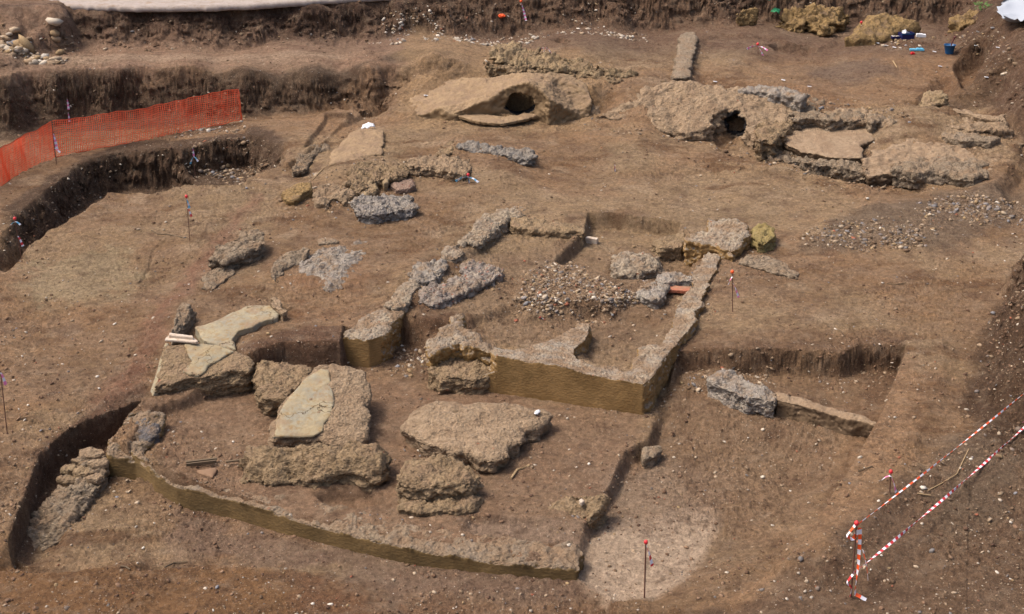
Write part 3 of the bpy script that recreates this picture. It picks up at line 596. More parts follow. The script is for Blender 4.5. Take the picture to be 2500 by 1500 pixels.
dk = np.clip(CR, 0, 1)[:, None]; colr = colr * (1 - .35 * dk) + SC(104, 78, 58) * .35 * dk
colr *= [1.0, .975, .94]; me = bpy.data.meshes.new('ground'); V = np.stack([Xd, Yd, Z], 1).astype(np.float32)
R_, C_ = sh; idx = np.arange(R_ * C_).reshape(sh); q = np.stack([idx[:-1, :-1], idx[1:, :-1], idx[1:, 1:], idx[:-1, 1:]], -1).reshape(-1, 4).astype(np.int32)
me.vertices.add(len(V)); me.vertices.foreach_set('co', V.ravel()); me.loops.add(q.size); me.loops.foreach_set('vertex_index', q.ravel())
me.polygons.add(len(q)); me.polygons.foreach_set('loop_start', np.arange(0, q.size, 4, dtype=np.int32)); me.polygons.foreach_set('loop_total', np.full(len(q), 4, np.int32))
me.polygons.foreach_set('use_smooth', np.ones(len(q), bool)); me.update()
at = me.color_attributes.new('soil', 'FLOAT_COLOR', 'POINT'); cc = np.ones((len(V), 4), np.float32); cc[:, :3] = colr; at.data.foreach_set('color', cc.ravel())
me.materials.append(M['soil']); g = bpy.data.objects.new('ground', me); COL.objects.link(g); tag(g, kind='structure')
# ground beyond the modelled dig, so nothing ends in the void
n_ = NT('far soil'); M['far'] = n_.done(n_.mix(n_.noise(.3, 5), alb((120, 96, 80)), alb((150, 124, 104))))
Vq = [(-600, 5, -2.5), (600, 5, -2.5), (600, 700, -2.5), (-600, 700, -2.5)]
tag(new_mesh('terrain', Vq, [(0, 1, 2, 3)], M['far']), kind='structure')

# ================================================================= RUINS
FR = (0.18, -.98)                       # outward direction of the building's front wall
def plane_fit(pts):
    P = np.array([U(*p) for p in pts]); A = np.c_[P[:, :2], np.ones(len(P))]; s = np.linalg.lstsq(A, P[:, 2], rcond=None)[0]; return s
def on_plane(u, v, s, off=0.0):
    a, b, c = ray(u, v); t = (s[2] + off - CAM_H) / (c - s[0] * a - s[1] * b); return (a * t, b * t, CAM_H + c * t)
def patch(name, parent, px, s, mat, off=.035, th=.07, **k):
    X_ = [on_plane(u, v, s, off) for u, v in px]; zb = min(p[2] for p in X_) - th
    return rock(name, None, None, None, [p[2] - th for p in X_], mat, vox=k.pop('vox', .022), amp=k.pop('amp', .012), rnd=k.pop('rnd', .012), under=0, jag=k.pop('jag', .03), xyz=X_, parent=parent, lumps=0, **k)
BW_G = 'broken wall pieces of the brick faced building'
# --- the brick faced building
WA, WB = np.array(U(1571, 938, .02)), np.array(U(1085, 930, -.62)); WN = np.array([-(WB - WA)[1], (WB - WA)[0]]); WN = WN / np.hypot(*WN); WN = WN if WN[1] < 0 else -WN
FR = (float(WN[0]), float(WN[1]))
def on_wall(u, v, off=0.0):            # a point of the straight front face, its height taken from where it shows
    a, b, c = ray(u, v); t = ((WA[0] + WN[0] * off) * WN[0] + (WA[1] + WN[1] * off) * WN[1]) / (a * WN[0] + b * WN[1]); return (a * t, b * t, CAM_H + c * t)
G = [(1198,863),(1207,846),(1265,850),(1292,846),(1339,833),(1387,806),(1407,785),(1440,789),(1441,800),(1404,850),(1402,862),(1421,884),(1468,896),(1506,893),(1512,904),(1540,904),(1546,884),(1560,867),(1562,850),(1576,840),
     (1611,838),(1633,806),(1640,782),(1648,758),(1662,734),(1682,704),(1690,670),(1700,645),(1730,615),(1758,620),(1757,632),(1722,712),(1706,752),(1694,789),(1642,850),(1600,912)]
def gz(u, v): return .04 + (.05 if v < 800 and u > 1500 else 0) - (.05 if 1380 < u < 1560 and v > 880 else 0) + (.06 if u < 1290 else 0)
GX = [U(u, v, gz(u, v)) for u, v in G] + [on_wall(u, v) for u, v in [(1571,938),(1500,926),(1432,914),(1418,904),(1392,894),(1330,886),(1272,880),(1250,869),(1213,867)]]
t = rock('ruined_wall', 'long L shaped ruined wall with olive brick face and curved niche, front and right side of the building',
     'ruined wall', None, -1.15, M['brickwall'], vox=.021, amp=.04, top=.8, rnd=.015, under=0, flat_dirs=[FR], jag=.03, xyz=GX)
bx_ = [on_wall(u, v) for u, v in [(1216,905),(1204,915),(1160,929),(1098,938)]]
rock('brick_course', None, None, None, -1.15, M['brickwall'], vox=.02, amp=.02, top=.9, rnd=.01, under=0, flat_dirs=[FR], jag=.01, parent=t,
     xyz=[(x - WN[0] * .14, y - WN[1] * .14, z + .02) for x, y, z in bx_][::-1] + bx_)
t = rock('ruined_wall', 'jagged corner stump of the building front wall beside the doorway gap, hollowed below its grey top', 'ruined wall',
     [(1035,848,.05),(1047,829,.1),(1074,799,.12),(1102,770,.15),(1129,768,.2),(1126,795,.16),(1141,797,.2),(1172,819,.12),(1210,843,.05),(1212,866,.02),(1175,852,.08),(1119,834,.16),(1081,848,.1),(1050,862,.05)], -.5, M['brickwall'], vox=.023, amp=.07, under=.10, jag=.05)
rock('masonry', None, None, [(1042,905,-.33),(1050,870,-.25),(1110,860,-.2),(1190,868,-.2),(1206,880,-.22),(1195,915,-.3),(1160,925,-.32),(1110,918,-.3),(1075,925,-.35)], -1.0, M['tuff'], vox=.024, amp=.08, under=0.02, parent=t, jag=.06)
rock('ruined_wall', 'smooth faced wall stump with pale corner, left of the doorway gap of the building', 'ruined wall',
     [(837,821,.02),(880,775,.05),(930,750,.1),(960,738,.1),(985,752,.08),(955,800,.05),(932,818,.02),(901,829,.0)], -.95, M['brickwall'], vox=.021, amp=.05, under=0, flat_dirs=[(0.12, -.99), (.05, -1.0)], jag=.03)
rock('wall_fragment', 'small white mortar patch on the building left wall line, just behind the smooth stump', 'masonry fragment', [(940,742),(968,700),(1008,682),(1022,700),(1006,722),(990,745),(965,750)], -.3, M['mortar'], zt=.20, vox=.025, amp=.06, group=BW_G)
rock('wall_fragment', 'lumpy grey and white masonry patch in the middle of the building left wall line', 'masonry fragment', [(1000,676),(1005,646),(1020,636),(1045,640),(1081,627),(1091,646),(1074,673),(1040,688),(1007,688)], -.3, M['bluegrey'], zt=.22, vox=.023, amp=.09, group=BW_G)
rock('wall_fragment', 'smallest pale masonry patch between the lumpy patch and the long pale strip', 'masonry fragment', [(1081,615),(1095,598),(1129,605),(1129,619),(1112,631),(1085,629)], -.2, M['mortar'], zt=.18, vox=.025, amp=.06, group=BW_G)
rock('ruined_wall', 'long pale strip of wall top running to the back left corner of the building', 'ruined wall', [(1112,597),(1156,554),(1185,522),(1215,508),(1250,503),(1285,507),(1287,520),(1248,525),(1231,541),(1205,562),(1180,585),(1163,593),(1136,590)], -.45, M['mortar'], zt=.16, vox=.024, amp=.08)
rock('ruined_wall', 'thin earthy ledge forming the back wall of the building, left of the sunken room', 'ruined wall', [(1250,531),(1330,534),(1395,542),(1428,553),(1426,566),(1340,562),(1245,548)], -.5, M['tuff'], zt=.08, vox=.035, amp=.06)
rock('wall_fragment', 'blue grey strip of broken wall with red brick bits, lying inside the building', 'masonry fragment', [(1020,712),(1047,690),(1095,690),(1136,666),(1139,643),(1185,640),(1231,655),(1226,668),(1203,680),(1156,698),(1119,717),(1081,734),(1047,743),(1023,731)], -.4, mat_stone('blue red mortar', (160, 148, 142), (182, 168, 152), (128, 98, 84), dirt=.5, specks=.5, red=.14), zt=.10, vox=.021, amp=.11, jag=.07)
rock('wall_fragment', 'pale grey mortar lump at the right end of the rubble heap', 'masonry fragment', [(1556,690),(1580,683),(1610,686),(1630,703),(1624,722),(1600,731),(1570,724)], -.6, M['bluegrey'], zt=.08, vox=.025, amp=.07, under=.15)
rock('wall_fragment', 'pale whitish stone lump lying in the sunken room', 'masonry fragment', [(1488,648),(1500,620),(1530,606),(1572,610),(1610,630),(1608,648),(1575,655),(1520,664)], -.6, M['mortar'], zt=-.12, vox=.023, amp=.08, under=.0, rnd=.12)
rock('wall_fragment', 'grey masonry slab above the orange tile on the right wall of the building', 'masonry fragment', [(1602,680),(1625,660),(1660,661),(1702,668),(1698,682),(1612,690)], -.35, M['bluegrey'], zt=.12, vox=.022, amp=.05)
rock('roof_tile', 'orange terracotta tile lying against the right wall of the building', 'tile', [(1601,692),(1692,700),(1686,710),(1612,705)], -.1, M['tile'], zt=.0, vox=.016, amp=.012, rnd=.01, under=0, jag=.01)
rock('wall_fragment', 'brown masonry block below the orange tile', 'masonry fragment', [(1630,722),(1692,726),(1680,748),(1640,742)], -.6, M['tuff'], zt=-.14, vox=.022, amp=.04)
rock('ruined_wall', 'chunky raised corner block with notch at the back right of the building', 'ruined wall',
     [(1730,532,.35),(1765,528,.5),(1798,530,.52),(1823,543,.5),(1832,572,.42),(1812,594,.35),(1789,611,.32),(1765,606,.3),(1733,595,.3),(1674,588,.28),(1680,565,.3),(1728,560,.3)], -.6, M['brickwall'], vox=.024, amp=.06, under=.03, jag=.05)
rock('wall_fragment', 'brown curved earth ledge left of the raised corner block', 'masonry fragment', [(1587,592),(1612,575),(1672,558),(1676,580),(1665,600),(1610,604)], -.6, M['tuff'], zt=.0, vox=.024, amp=.06)
o = rock('boulder', 'round olive green stone beside the raised corner block', 'stone', [(1838,575),(1845,552),(1875,546),(1893,556),(1888,580),(1870,592),(1848,590)], -.12, M['olive'], zt=.36, vox=.022, amp=.09, rnd=.04, under=.2, jag=.05, cob=.1)
rock('low_wall', 'low grey wall remnant beside a red capped stake, right of the building', 'ruined wall', [(1803,640),(1830,622),(1864,617),(1911,636),(1952,660),(1948,676),(1894,665),(1850,652)], -.3, M['rugged'], zt=.08, vox=.024, amp=.06)
rock('stone', 'whitish stone at the left edge of the grey rubble spread', 'stone', [(1972,565),(1980,554),(1995,553),(2000,562),(1988,570)], -.05, M['limestone'], zt=.1, vox=.02, amp=.03)
t = empty('pit_wall', (*W_([(1850, 950)], -.4)[0], -.5), 'low blue grey wall crossing the deep pit at the right, ending in a thin pale kerb', 'ruined wall')
rock('masonry', None, None, [(1730,925),(1745,908),(1775,903),(1812,915),(1850,935),(1888,950),(1898,962),(1895,978),(1860,970),(1800,957),(1765,945)], -.9, M['bluegrey'], zt=-.18, vox=.023, amp=.08, parent=t)
rock('kerb', None, None, [(1893,952),(1960,966),(2050,998),(2142,1024),(2138,1036),(2040,1010),(1950,984),(1893,972)], -.9, M['screed'], zt=-.22, vox=.024, amp=.035, parent=t, jag=.03)
box_o = box(U(1445, 588, -.33), (.34, .16, .17), rad(-22)); new_mesh('marble_block', *box_o, M['marble'], origin=U(1445, 588, -.42)); tag(bpy.data.objects['marble_block'], 'small white squared block on the floor of the sunken room', 'stone block')

# --- big fallen slabs at the left
pts = [(400,842,.18),(448,836,.16),(500,833,.14),(575,850,.08),(612,866,.0),(625,885,-.1),(605,902,-.12),(560,903,-.1),(520,912,-.12),(490,920,-.14),(430,930,-.18),(378,940,-.22)]
s_ = plane_fit(pts)
t = rock('fallen_slab', 'large tilted concrete slab with grey plaster skin and rugged face below a white marble piece', 'fallen masonry', pts, -1.05, M['tuff'], vox=.025, amp=.07, top=.4, under=.08, jag=.05, strata=2.2)
patch('plaster', t, [(450,838),(497,836),(540,843),(572,856),(548,868),(532,880),(508,890),(500,905),(486,916),(462,912),(445,903),(470,880),(458,862)], s_, M['plaster'], .03, jag=.045)
rock('edge_rail', None, None, [(404,832,.22),(412,834,.22),(384,935,-.18),(364,985,-.62),(356,984,-.62)], [-.3,-.3,-.9,-.95,-.95], M['plaster'], vox=.02, amp=.012, parent=t, jag=.01, under=0)
rock('wall_fragment', 'narrow upright wall piece standing above the white marble piece', 'masonry fragment', [(416,805,.25),(430,765,.25),(440,735,.3),(449,731,.32),(464,740,.3),(482,758,.1),(468,778,.05),(455,797,.05),(440,812,.1)], -.5, M['rugged'], vox=.024, amp=.05, jag=.03)
t = empty('marble_piece', (*W_([(440, 828)], .2)[0], .15), 'white marble moulding piece lying across the tilted slab', 'marble piece')
for nm, px, th in (('moulding', [(414,812),(470,819),(472,824),(412,818)], .10), ('base', [(405,823),(412,819),(474,825),(484,833),(478,835),(402,829)], .05)):
    X_ = [U(u, v, .3 if nm == 'moulding' else .24) for u, v in px]; rock(nm, None, None, None, X_[0][2] - th, M['marble'], vox=.012, amp=.004, rnd=.004, under=0, jag=0, xyz=X_, parent=t, lumps=0)
s2 = plane_fit([(475,797,.06),(603,744,.12),(659,744,.12),(679,773,.05),(574,853,-.02),(499,832,.0)])
rock('plaster_floor', 'curved band of grey green plaster floor sweeping up from the tilted slab', 'plaster floor', None, -.2, M['plaster'], vox=.024, amp=.014, rnd=.015, under=0, jag=.03, lumps=0,
     xyz=[on_plane(u, v, s2, .02) for u, v in [(475,797),(518,785),(567,761),(603,744),(659,744),(681,765),(676,775),(635,785),(615,797),(582,807),(566,829),(576,852),(499,832)]])
rock('stone', 'pale twisted stone at the upper end of the plaster floor', 'stone', [(657,724),(675,720),(690,738),(703,755),(690,762),(676,752),(665,742)], -.1, M['tuffpale'], zt=.22, vox=.022, amp=.04)
rock('fallen_block', 'yellowish concrete block half buried between the tilted slab and the leaning slab', 'fallen masonry', [(625,909),(634,880),(660,876),(710,884),(765,894),(752,915),(720,945),(700,972),(650,968),(630,950)], -1.0, M['tuff'], zt=-.18, vox=.024, amp=.09, under=.12)
pts = [(662,1066,-.42),(672,1012,-.22),(693,965,-.02),(756,904,.18),(780,885,.24),(841,882,.22),(884,896,.12),(900,930,-.0),(903,1000,-.2),(898,1050,-.35),(875,1078,-.45),(780,1070,-.42),(720,1066,-.42)]
s_ = plane_fit(pts)
t = rock('fallen_slab', 'upright leaning slab with ochre and grey plaster on its left half, rough pink brown rubble on its right', 'fallen masonry', pts, -.95, M['tuffpale'], vox=.024, amp=.065, top=.6, under=.05, jag=.06, rnd=.08)
patch('plaster', t, [(664,1066),(673,1022),(700,975),(742,925),(782,898),(803,903),(813,958),(808,1012),(788,1050),(765,1062),(720,1064)], s_, M['plaster'], .055, jag=.03)
rock('fallen_block', 'long low humped block undercut on its right, in front of the leaning slab', 'fallen masonry',
     [(580,1120,-.5),(610,1092,-.35),(700,1078,-.25),(800,1073,-.22),(880,1078,-.22),(930,1092,-.28),(956,1122,-.32),(940,1145,-.32),(890,1150,-.32),(820,1148,-.36),(740,1160,-.46),(650,1175,-.58),(590,1165,-.64)], -1.05, M['tuff'], vox=.026, amp=.10, dome=.18, rnd=.12, under=.16, jag=.08, strata=2.2)
rock('fallen_slab', 'broad flat brown slab with pointed right corner, largest in the court', 'fallen masonry',
     [(974,1038,-.34),(1000,1008,-.28),(1030,988,-.22),(1102,975,-.18),(1200,978,-.18),(1270,983,-.2),(1330,994,-.26),(1352,1012,-.34),(1312,1038,-.34),(1272,1076,-.34),(1240,1108,-.34),(1205,1122,-.34),(1170,1118,-.34),(1148,1100,-.34),(1075,1088,-.34),(1010,1066,-.36)], -.95, M['tuffpale'], vox=.026, amp=.07, top=.55, dome=.08, rnd=.06, under=.12, jag=.08)
rock('fallen_block', 'rounded layered block directly in front of the broad flat slab', 'fallen masonry', [(970,1138),(1000,1115),(1060,1108),(1120,1118),(1152,1135),(1170,1155),(1150,1172),(1100,1180),(1020,1180),(970,1168)], -1.1, M['tuff'], zt=-.22, vox=.024, amp=.09, dome=.08, rnd=.08, under=.05, strata=2.6)
rock('fallen_block', 'dark crumbling lower ledge under the rounded layered block', 'fallen masonry', [(985,1210),(1060,1205),(1150,1195),(1176,1208),(1160,1232),(1120,1244),(1040,1246),(975,1236)], -1.1, M['tuff'], zt=-.56, vox=.026, amp=.08, under=.0)
rock('wall_fragment', 'wedge of broken wall on the right compound edge', 'masonry fragment', [(1330,1240,-.68),(1370,1212,-.58),(1385,1202,-.5),(1425,1202,-.5),(1478,1208,-.5),(1468,1235,-.55),(1442,1260,-.6),(1370,1250,-.68)], -1.15, M['tuff'], vox=.023, amp=.07, jag=.06)
rock('stone', 'grey knob of stone at the top of the right compound edge', 'stone', [(1562,1102),(1574,1090),(1606,1082),(1616,1092),(1598,1108),(1574,1114)], -1.1, M['rugged'], zt=-.72, vox=.025, amp=.06)
rock('stone', 'white stone chip on the wedge of broken wall', 'stone', [(1413,1217),(1420,1213),(1427,1219),(1420,1224)], -.55, M['marble'], zt=-.46, vox=.015, amp=.01, jag=.01)
# compound front wall
cw = [(262,1112,-0.68),(270,1085,-0.6),(282,1060,-0.52),(300,1020,-0.38),(318,1000,-0.3),(345,992,-0.3),(372,1003,-0.35),(402,1012,-0.4),(400,1040,-0.5),(380,1075,-0.6),(352,1100,-0.64),(362,1118,-0.68),(400,1140,-0.7),(440,1158,-0.68),(500,1176,-0.715),(600,1198,-0.715),(700,1212,-0.715),(800,1226,-0.715),(900,1246,-0.715),(1000,1272,-0.715),(1100,1292,-0.715),
      (1250,1312,-0.68),(1350,1322,-0.68),(1395,1314,-0.66),(1425,1345,-0.64),(1412,1386,-0.68),(1200,1368,-0.68),(1000,1336,-0.68),(850,1300,-0.68),(700,1258,-0.68),(560,1214,-0.68),(430,1182,-0.68),(375,1155,-0.69),(330,1126,-0.72)]
rock('compound_wall', 'long low wall with dark smooth front face along the bottom of the compound', 'ruined wall', cw, -1.6, M['compound'], vox=.025, amp=.06, top=1.2, cob=.15, under=0, flat_dirs=[(-.35, -.94), (-.25, -.97), (-.15, -.99), (-.45, -.89)], jag=.05, rnd=.05)
rock('stone', 'dark grey basalt lump on the left end of the compound wall', 'stone', [(318,1050,-.45),(330,1020,-.35),(360,1015,-.35),(395,1022,-.4),(385,1060,-.5),(350,1080,-.55)], -.8, mat_stone('dark basalt', (112, 110, 114), (92, 88, 90), (130, 116, 100), dirt=.3, specks=.2, red=0), vox=.025, amp=.05)
# stone wall in the left trench
t = empty('dry_stone_wall', (*W_([(180, 1190)], -.9)[0], -1.3), 'sloping dry stone wall stub inside the narrow trench at the lower left', 'ruined wall')
rock('wall_core', None, None, [(64,1318,-1.22),(78,1262,-1.1),(115,1215,-1.0),(150,1160,-.9),(190,1115,-.8),(230,1090,-.75),(256,1110,-.75),(258,1160,-.85),(215,1210,-1.0),(190,1255,-1.1),(150,1315,-1.2),(110,1340,-1.28)], -1.7, M['rugged'], vox=.024, amp=.09, parent=t)
for (u, v, z, r, m) in ((225,1100,-.66,.24,'tuffpale'),(195,1118,-.74,.18,'tuff'),(240,1125,-.7,.18,'tuffpale'),(165,1138,-.78,.15,'limestone'),(205,1145,-.78,.2,'tuff'),(168,1165,-.86,.2,'tuff'),(230,1160,-.8,.16,'tuffpale'),(190,1185,-.9,.2,'rugged'),(150,1195,-.95,.16,'tuff')):
    c = U(u, v, z); ang = rng.uniform(0, 3); X_ = [(c[0] + r * math.cos(ang + k * 1.05) * 1.2, c[1] + r * math.sin(ang + k * 1.05) * .8, c[2] + .03 * math.sin(k * 2)) for k in range(6)]
    rock('stone', None, None, None, c[2] - .16, M[m], vox=.025, amp=.03, rnd=.04, xyz=X_, parent=t, jag=.02)

# --- blocks between the compound and the trench
rock('fallen_block', 'dark rugged overhanging block with bluish top, nearest the red soil strip', 'fallen masonry', [(505,634,.26),(545,592,.36),(590,566,.44),(625,558,.46),(645,566,.46),(648,590,.42),(625,604,.38),(585,620,.32),(545,640,.26)], -.3, M['rugged'], vox=.024, amp=.09, under=.22, jag=.07, strata=2.2)
rock('fallen_block', 'low crumbling tail of rubble masonry below the dark rugged block', 'fallen masonry', [(490,700,-.02),(505,665,.02),(520,640,.08),(560,640,.12),(590,640,.1),(560,672,.02),(520,708,-.03)], -.4, M['rugged'], vox=.024, amp=.08, jag=.07)
rock('fallen_block', 'narrow dark block with steep left face, beside the grey mortar patch', 'fallen masonry', [(660,665,.14),(664,645,.2),(682,620,.24),(745,598,.28),(757,604,.26),(745,630,.15),(710,650,.08),(672,684,.05)], -.3, M['rugged'], vox=.021, amp=.05, jag=.05)
rock('mortar_patch', 'spread of grey crushed mortar right of the narrow dark block', 'masonry fragment', [(730,640),(760,615),(800,602),(850,600),(880,588),(902,590),(900,622),(870,660),(830,705),(790,708),(765,680),(735,665)], -.2, M['bluegrey'], zt=.05, vox=.024, amp=.10, rnd=.08, jag=.1)
rock('stone', 'small flat brown stone above the grey mortar patch', 'stone', [(772,584),(782,577),(812,580),(825,588),(800,592),(778,594)], -.05, M['rugged'], zt=.12, vox=.02, amp=.03)
# cluster up left
rock('boulder', 'bright yellow tuff block with bluish top at the left end of the wall cluster', 'stone', [(690,470,0.44),(715,449,0.52),(758,445,0.54),(762,458,0.52),(733,478,0.46),(716,488,0.42),(694,484,0.40)], -.2, M['yellow'], vox=.021, amp=.05, under=.1)
rock('wall_fragment', 'pale arched masonry piece right of the yellow tuff block', 'masonry fragment', [(764,476),(775,455),(820,448),(862,452),(870,468),(850,486),(842,492),(826,482),(810,482),(796,498),(772,494)], -.2, M['tuffpale'], zt=0.39, vox=.023, amp=.08)
rock('wall_fragment', 'bluish grey broken wall top at the front of the wall cluster', 'masonry fragment', [(862,498),(864,482),(893,477),(925,483),(960,474),(1000,474),(1016,492),(1000,508),(957,516),(925,522),(872,518)], -.2, mat_stone('slate mortar', (152, 146, 144), (176, 166, 154), (110, 96, 84), dirt=.35, specks=.5, red=0), zt=0.37, vox=.021, amp=.10, jag=.08)
rock('wall_fragment', 'tangled brown masonry ridge at the top of the wall cluster', 'masonry fragment', [(852,412),(880,396),(925,392),(965,400),(1004,410),(996,425),(950,432),(915,442),(890,458),(872,468),(850,440)], -.1, M['tuff'], zt=0.47, vox=.024, amp=.11, jag=.09)
rock('wall_fragment', 'thin pale curved mortar rib in the middle of the wall cluster', 'masonry fragment', [(880,470),(892,448),(905,436),(925,440),(922,455),(905,468),(892,478)], -.1, M['limestone'], zt=0.39, vox=.024, amp=.06)
rock('mortar_patch', 'small pinkish pitted mortar patch at the right of the wall cluster', 'masonry fragment', [(952,448),(970,436),(1008,436),(1014,448),(995,460),(965,462)], -.1, mat_stone('pink mortar', (168, 136, 118), (150, 120, 104), (126, 96, 80), dirt=.2, specks=.4, red=.1), zt=0.25, vox=.024, amp=.05)
rock('stone', 'single pale round stone at the centre of the wall cluster', 'stone', [(934,440),(940,434),(948,437),(946,443),(938,445)], 0, M['limestone'], zt=0.41, vox=.018, amp=.02)
t = rock('fallen_slab', 'ochre plaster slab sloping down below a crumpled plastic bag', 'fallen masonry', [(858,322,0.58),(900,312,0.63),(936,316,0.63),(938,335,0.58),(932,374,0.50),(900,380,0.46),(850,394,0.43),(806,402,0.38),(802,382,0.40),(830,348,0.50)], .0, M['vault'], vox=.035, amp=.05, top=.7, under=.05)
rock('low_wall', 'low hooked wall remnant left of the ochre plaster slab', 'ruined wall', [(714,416,0.38),(722,385,0.43),(742,360,0.48),(775,349,0.53),(807,352,0.50),(804,362,0.48),(775,370,0.43),(758,392,0.38),(740,414,0.36)], -.1, M['rugged'], vox=.024, amp=.08)
rock('wall_fragment', 'flat brown masonry shelf behind the blue tied stake', 'masonry fragment', [(985,388),(1040,376),(1090,382),(1146,388),(1148,408),(1132,424),(1100,420),(1060,408),(1000,402)], -.1, M['tuffpale'], zt=0.53, vox=.025, amp=.09, under=.1)
rock('wall_fragment', 'small stepped brown masonry piece at the left end of the blue grey beam', 'masonry fragment', [(1060,372),(1075,352),(1110,344),(1120,356),(1100,372),(1085,380)], 0, M['tuff'], zt=0.53, vox=.023, amp=.08)
rock('ruined_wall', 'long thin blue grey wall crest in front of the dark opening', 'ruined wall', [(1112,350),(1138,344),(1185,350),(1250,360),(1300,369),(1312,380),(1290,386),(1240,378),(1180,368),(1130,360)], 0, mat_stone('blue crest', (136, 132, 128), (156, 146, 134), (110, 96, 84), dirt=.25, specks=.4, red=0), zt=0.63, vox=.024, amp=.09)

# --- collapsed vaults
rock('fallen_vault', 'smooth tilted vault slab forming the left shoulder of the vault with the black opening', 'fallen masonry', [(970,252,.8),(998,220,1.05),(1040,203,1.2),(1120,192,1.5),(1185,186,1.75),(1200,230,1.4),(1165,262,1.0),(1108,277,.85),(1075,262,1.0),(1050,276,.75),(1022,279,.72)], .2, M['vault'], vox=.045, amp=.05, top=.8, under=.0, rnd=.03, cob=.1)
cc = U(1270, 236, 1.2)
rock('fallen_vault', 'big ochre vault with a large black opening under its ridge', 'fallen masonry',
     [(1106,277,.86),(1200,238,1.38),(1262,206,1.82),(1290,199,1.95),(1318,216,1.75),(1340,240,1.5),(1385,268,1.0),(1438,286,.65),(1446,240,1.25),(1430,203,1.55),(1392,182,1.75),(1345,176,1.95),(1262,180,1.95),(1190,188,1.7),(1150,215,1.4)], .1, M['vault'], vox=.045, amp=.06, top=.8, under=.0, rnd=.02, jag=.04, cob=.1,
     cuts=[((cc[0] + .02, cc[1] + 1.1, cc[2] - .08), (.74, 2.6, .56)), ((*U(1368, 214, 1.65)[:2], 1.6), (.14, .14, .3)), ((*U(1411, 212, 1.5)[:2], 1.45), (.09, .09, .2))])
rock('thin_slab', 'thin flat slab jutting out over a dark gap below the black opening', 'fallen masonry', [(1108,278),(1170,276),(1235,284),(1300,272),(1325,280),(1240,298),(1225,301),(1165,295)], .66, M['vault'], zt=.78, vox=.024, amp=.03, rnd=.02, under=.0)
rock('stone', 'yellow stone under the right corner of the black opening', 'stone', [(1306,268),(1313,258),(1322,264),(1322,276),(1312,278)], .4, M['yellow'], zt=.75, vox=.025, amp=.03)
cc = U(1800, 292, .75)
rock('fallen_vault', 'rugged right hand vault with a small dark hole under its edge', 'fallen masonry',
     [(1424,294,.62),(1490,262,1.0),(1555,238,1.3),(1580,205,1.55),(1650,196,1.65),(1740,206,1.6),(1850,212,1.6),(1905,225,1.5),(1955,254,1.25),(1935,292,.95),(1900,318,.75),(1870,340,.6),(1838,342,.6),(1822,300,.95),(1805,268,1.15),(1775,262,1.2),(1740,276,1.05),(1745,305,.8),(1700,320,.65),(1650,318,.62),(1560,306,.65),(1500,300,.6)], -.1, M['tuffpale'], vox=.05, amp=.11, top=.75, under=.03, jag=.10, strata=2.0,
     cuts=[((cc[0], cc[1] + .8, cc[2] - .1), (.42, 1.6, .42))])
rock('fallen_slab', 'flat pale screed slab with broken dark underside, left of the two right hand slabs', 'fallen masonry', [(1888,336,.6),(1935,297,.75),(2050,292,.85),(2150,297,.85),(2195,303,.85),(2150,330,.7),(2100,352,.62),(2110,368,.58),(2106,384,.52),(2040,384,.5),(1960,370,.52)], -.1, M['screed'], vox=.045, amp=.07, top=.35, under=.10, jag=.05)
t = rock('fallen_slab', 'thick rugged slab with pale top at the right edge, a long straight right side', 'fallen masonry', [(2106,392,.55),(2125,366,.62),(2165,362,.66),(2240,306,.88),(2330,304,.88),(2400,320,.8),(2494,349,.68),(2455,395,.5),(2415,428,.35),(2380,436,.32),(2300,422,.4),(2240,408,.45),(2200,406,.45),(2150,425,.35),(2115,428,.3)], -.2, M['screed'], vox=.045, amp=.12, top=.6, under=.06, jag=.08)
rock('crust', None, None, [(2180,400),(2240,380),(2330,376),(2400,390),(2415,415),(2380,430),(2300,418),(2210,412)], .0, M['rugged'], zt=.56, vox=.04, amp=.11, rnd=.12, under=.0, parent=t, jag=.1)
rock('crust', None, None, [(2298,330),(2310,318),(2360,322),(2440,335),(2420,345),(2350,342)], .3, M['rugged'], zt=.92, vox=.035, amp=.07, parent=t)
rock('wall_fragment', 'band of broken masonry rubble behind the pale screed slab', 'masonry fragment', [(1905,262),(1960,240),(1990,235),(2005,250),(1985,268),(2060,275),(2200,280),(2195,296),(2060,290),(1950,290)], .5, M['rugged'], zt=1.12, vox=.045, amp=.12, jag=.15)
rock('wall_fragment', 'thin grey broken strip behind the ridge of the right hand vault', 'masonry fragment', [(1800,215),(1860,205),(1920,213),(1975,228),(1960,240),(1900,228)], 1.0, M['bluegrey'], zt=1.62, vox=.04, amp=.09)
rock('ruined_wall', 'long stepped rear wall of layered ochre masonry behind the black opening', 'ruined wall', [(1196,112,2.1),(1215,102,2.15),(1262,103,2.15),(1290,116,2.1),(1340,128,2.05),(1400,142,2.0),(1450,158,1.9),(1560,176,1.7),(1530,186,1.6),(1440,176,1.7),(1340,164,1.8),(1240,150,1.85),(1200,132,2.0)], 1.2, M['limestone'], vox=.05, amp=.15, top=1.2, jag=.12, strata=3.0)
rock('ruined_wall', 'lower ledge of the rear wall, a long brown masonry band', 'ruined wall', [(1180,150,1.85),(1260,160,1.8),(1400,180,1.66),(1540,196,1.52),(1640,198,1.5),(1560,204,1.45),(1400,190,1.58),(1240,170,1.7)], .9, M['tuff'], vox=.05, amp=.13, jag=.12, strata=3.0)
rock('ruined_wall', 'straight grey strip of wall running away towards the back, right of centre', 'ruined wall', [(1660,84,1.98),(1672,76,2.0),(1700,75,2.0),(1704,88,1.95),(1692,135,1.8),(1682,186,1.62),(1640,190,1.62),(1648,150,1.75)], 1.1, M['rugged'], vox=.05, amp=.05, top=.6, jag=.04)
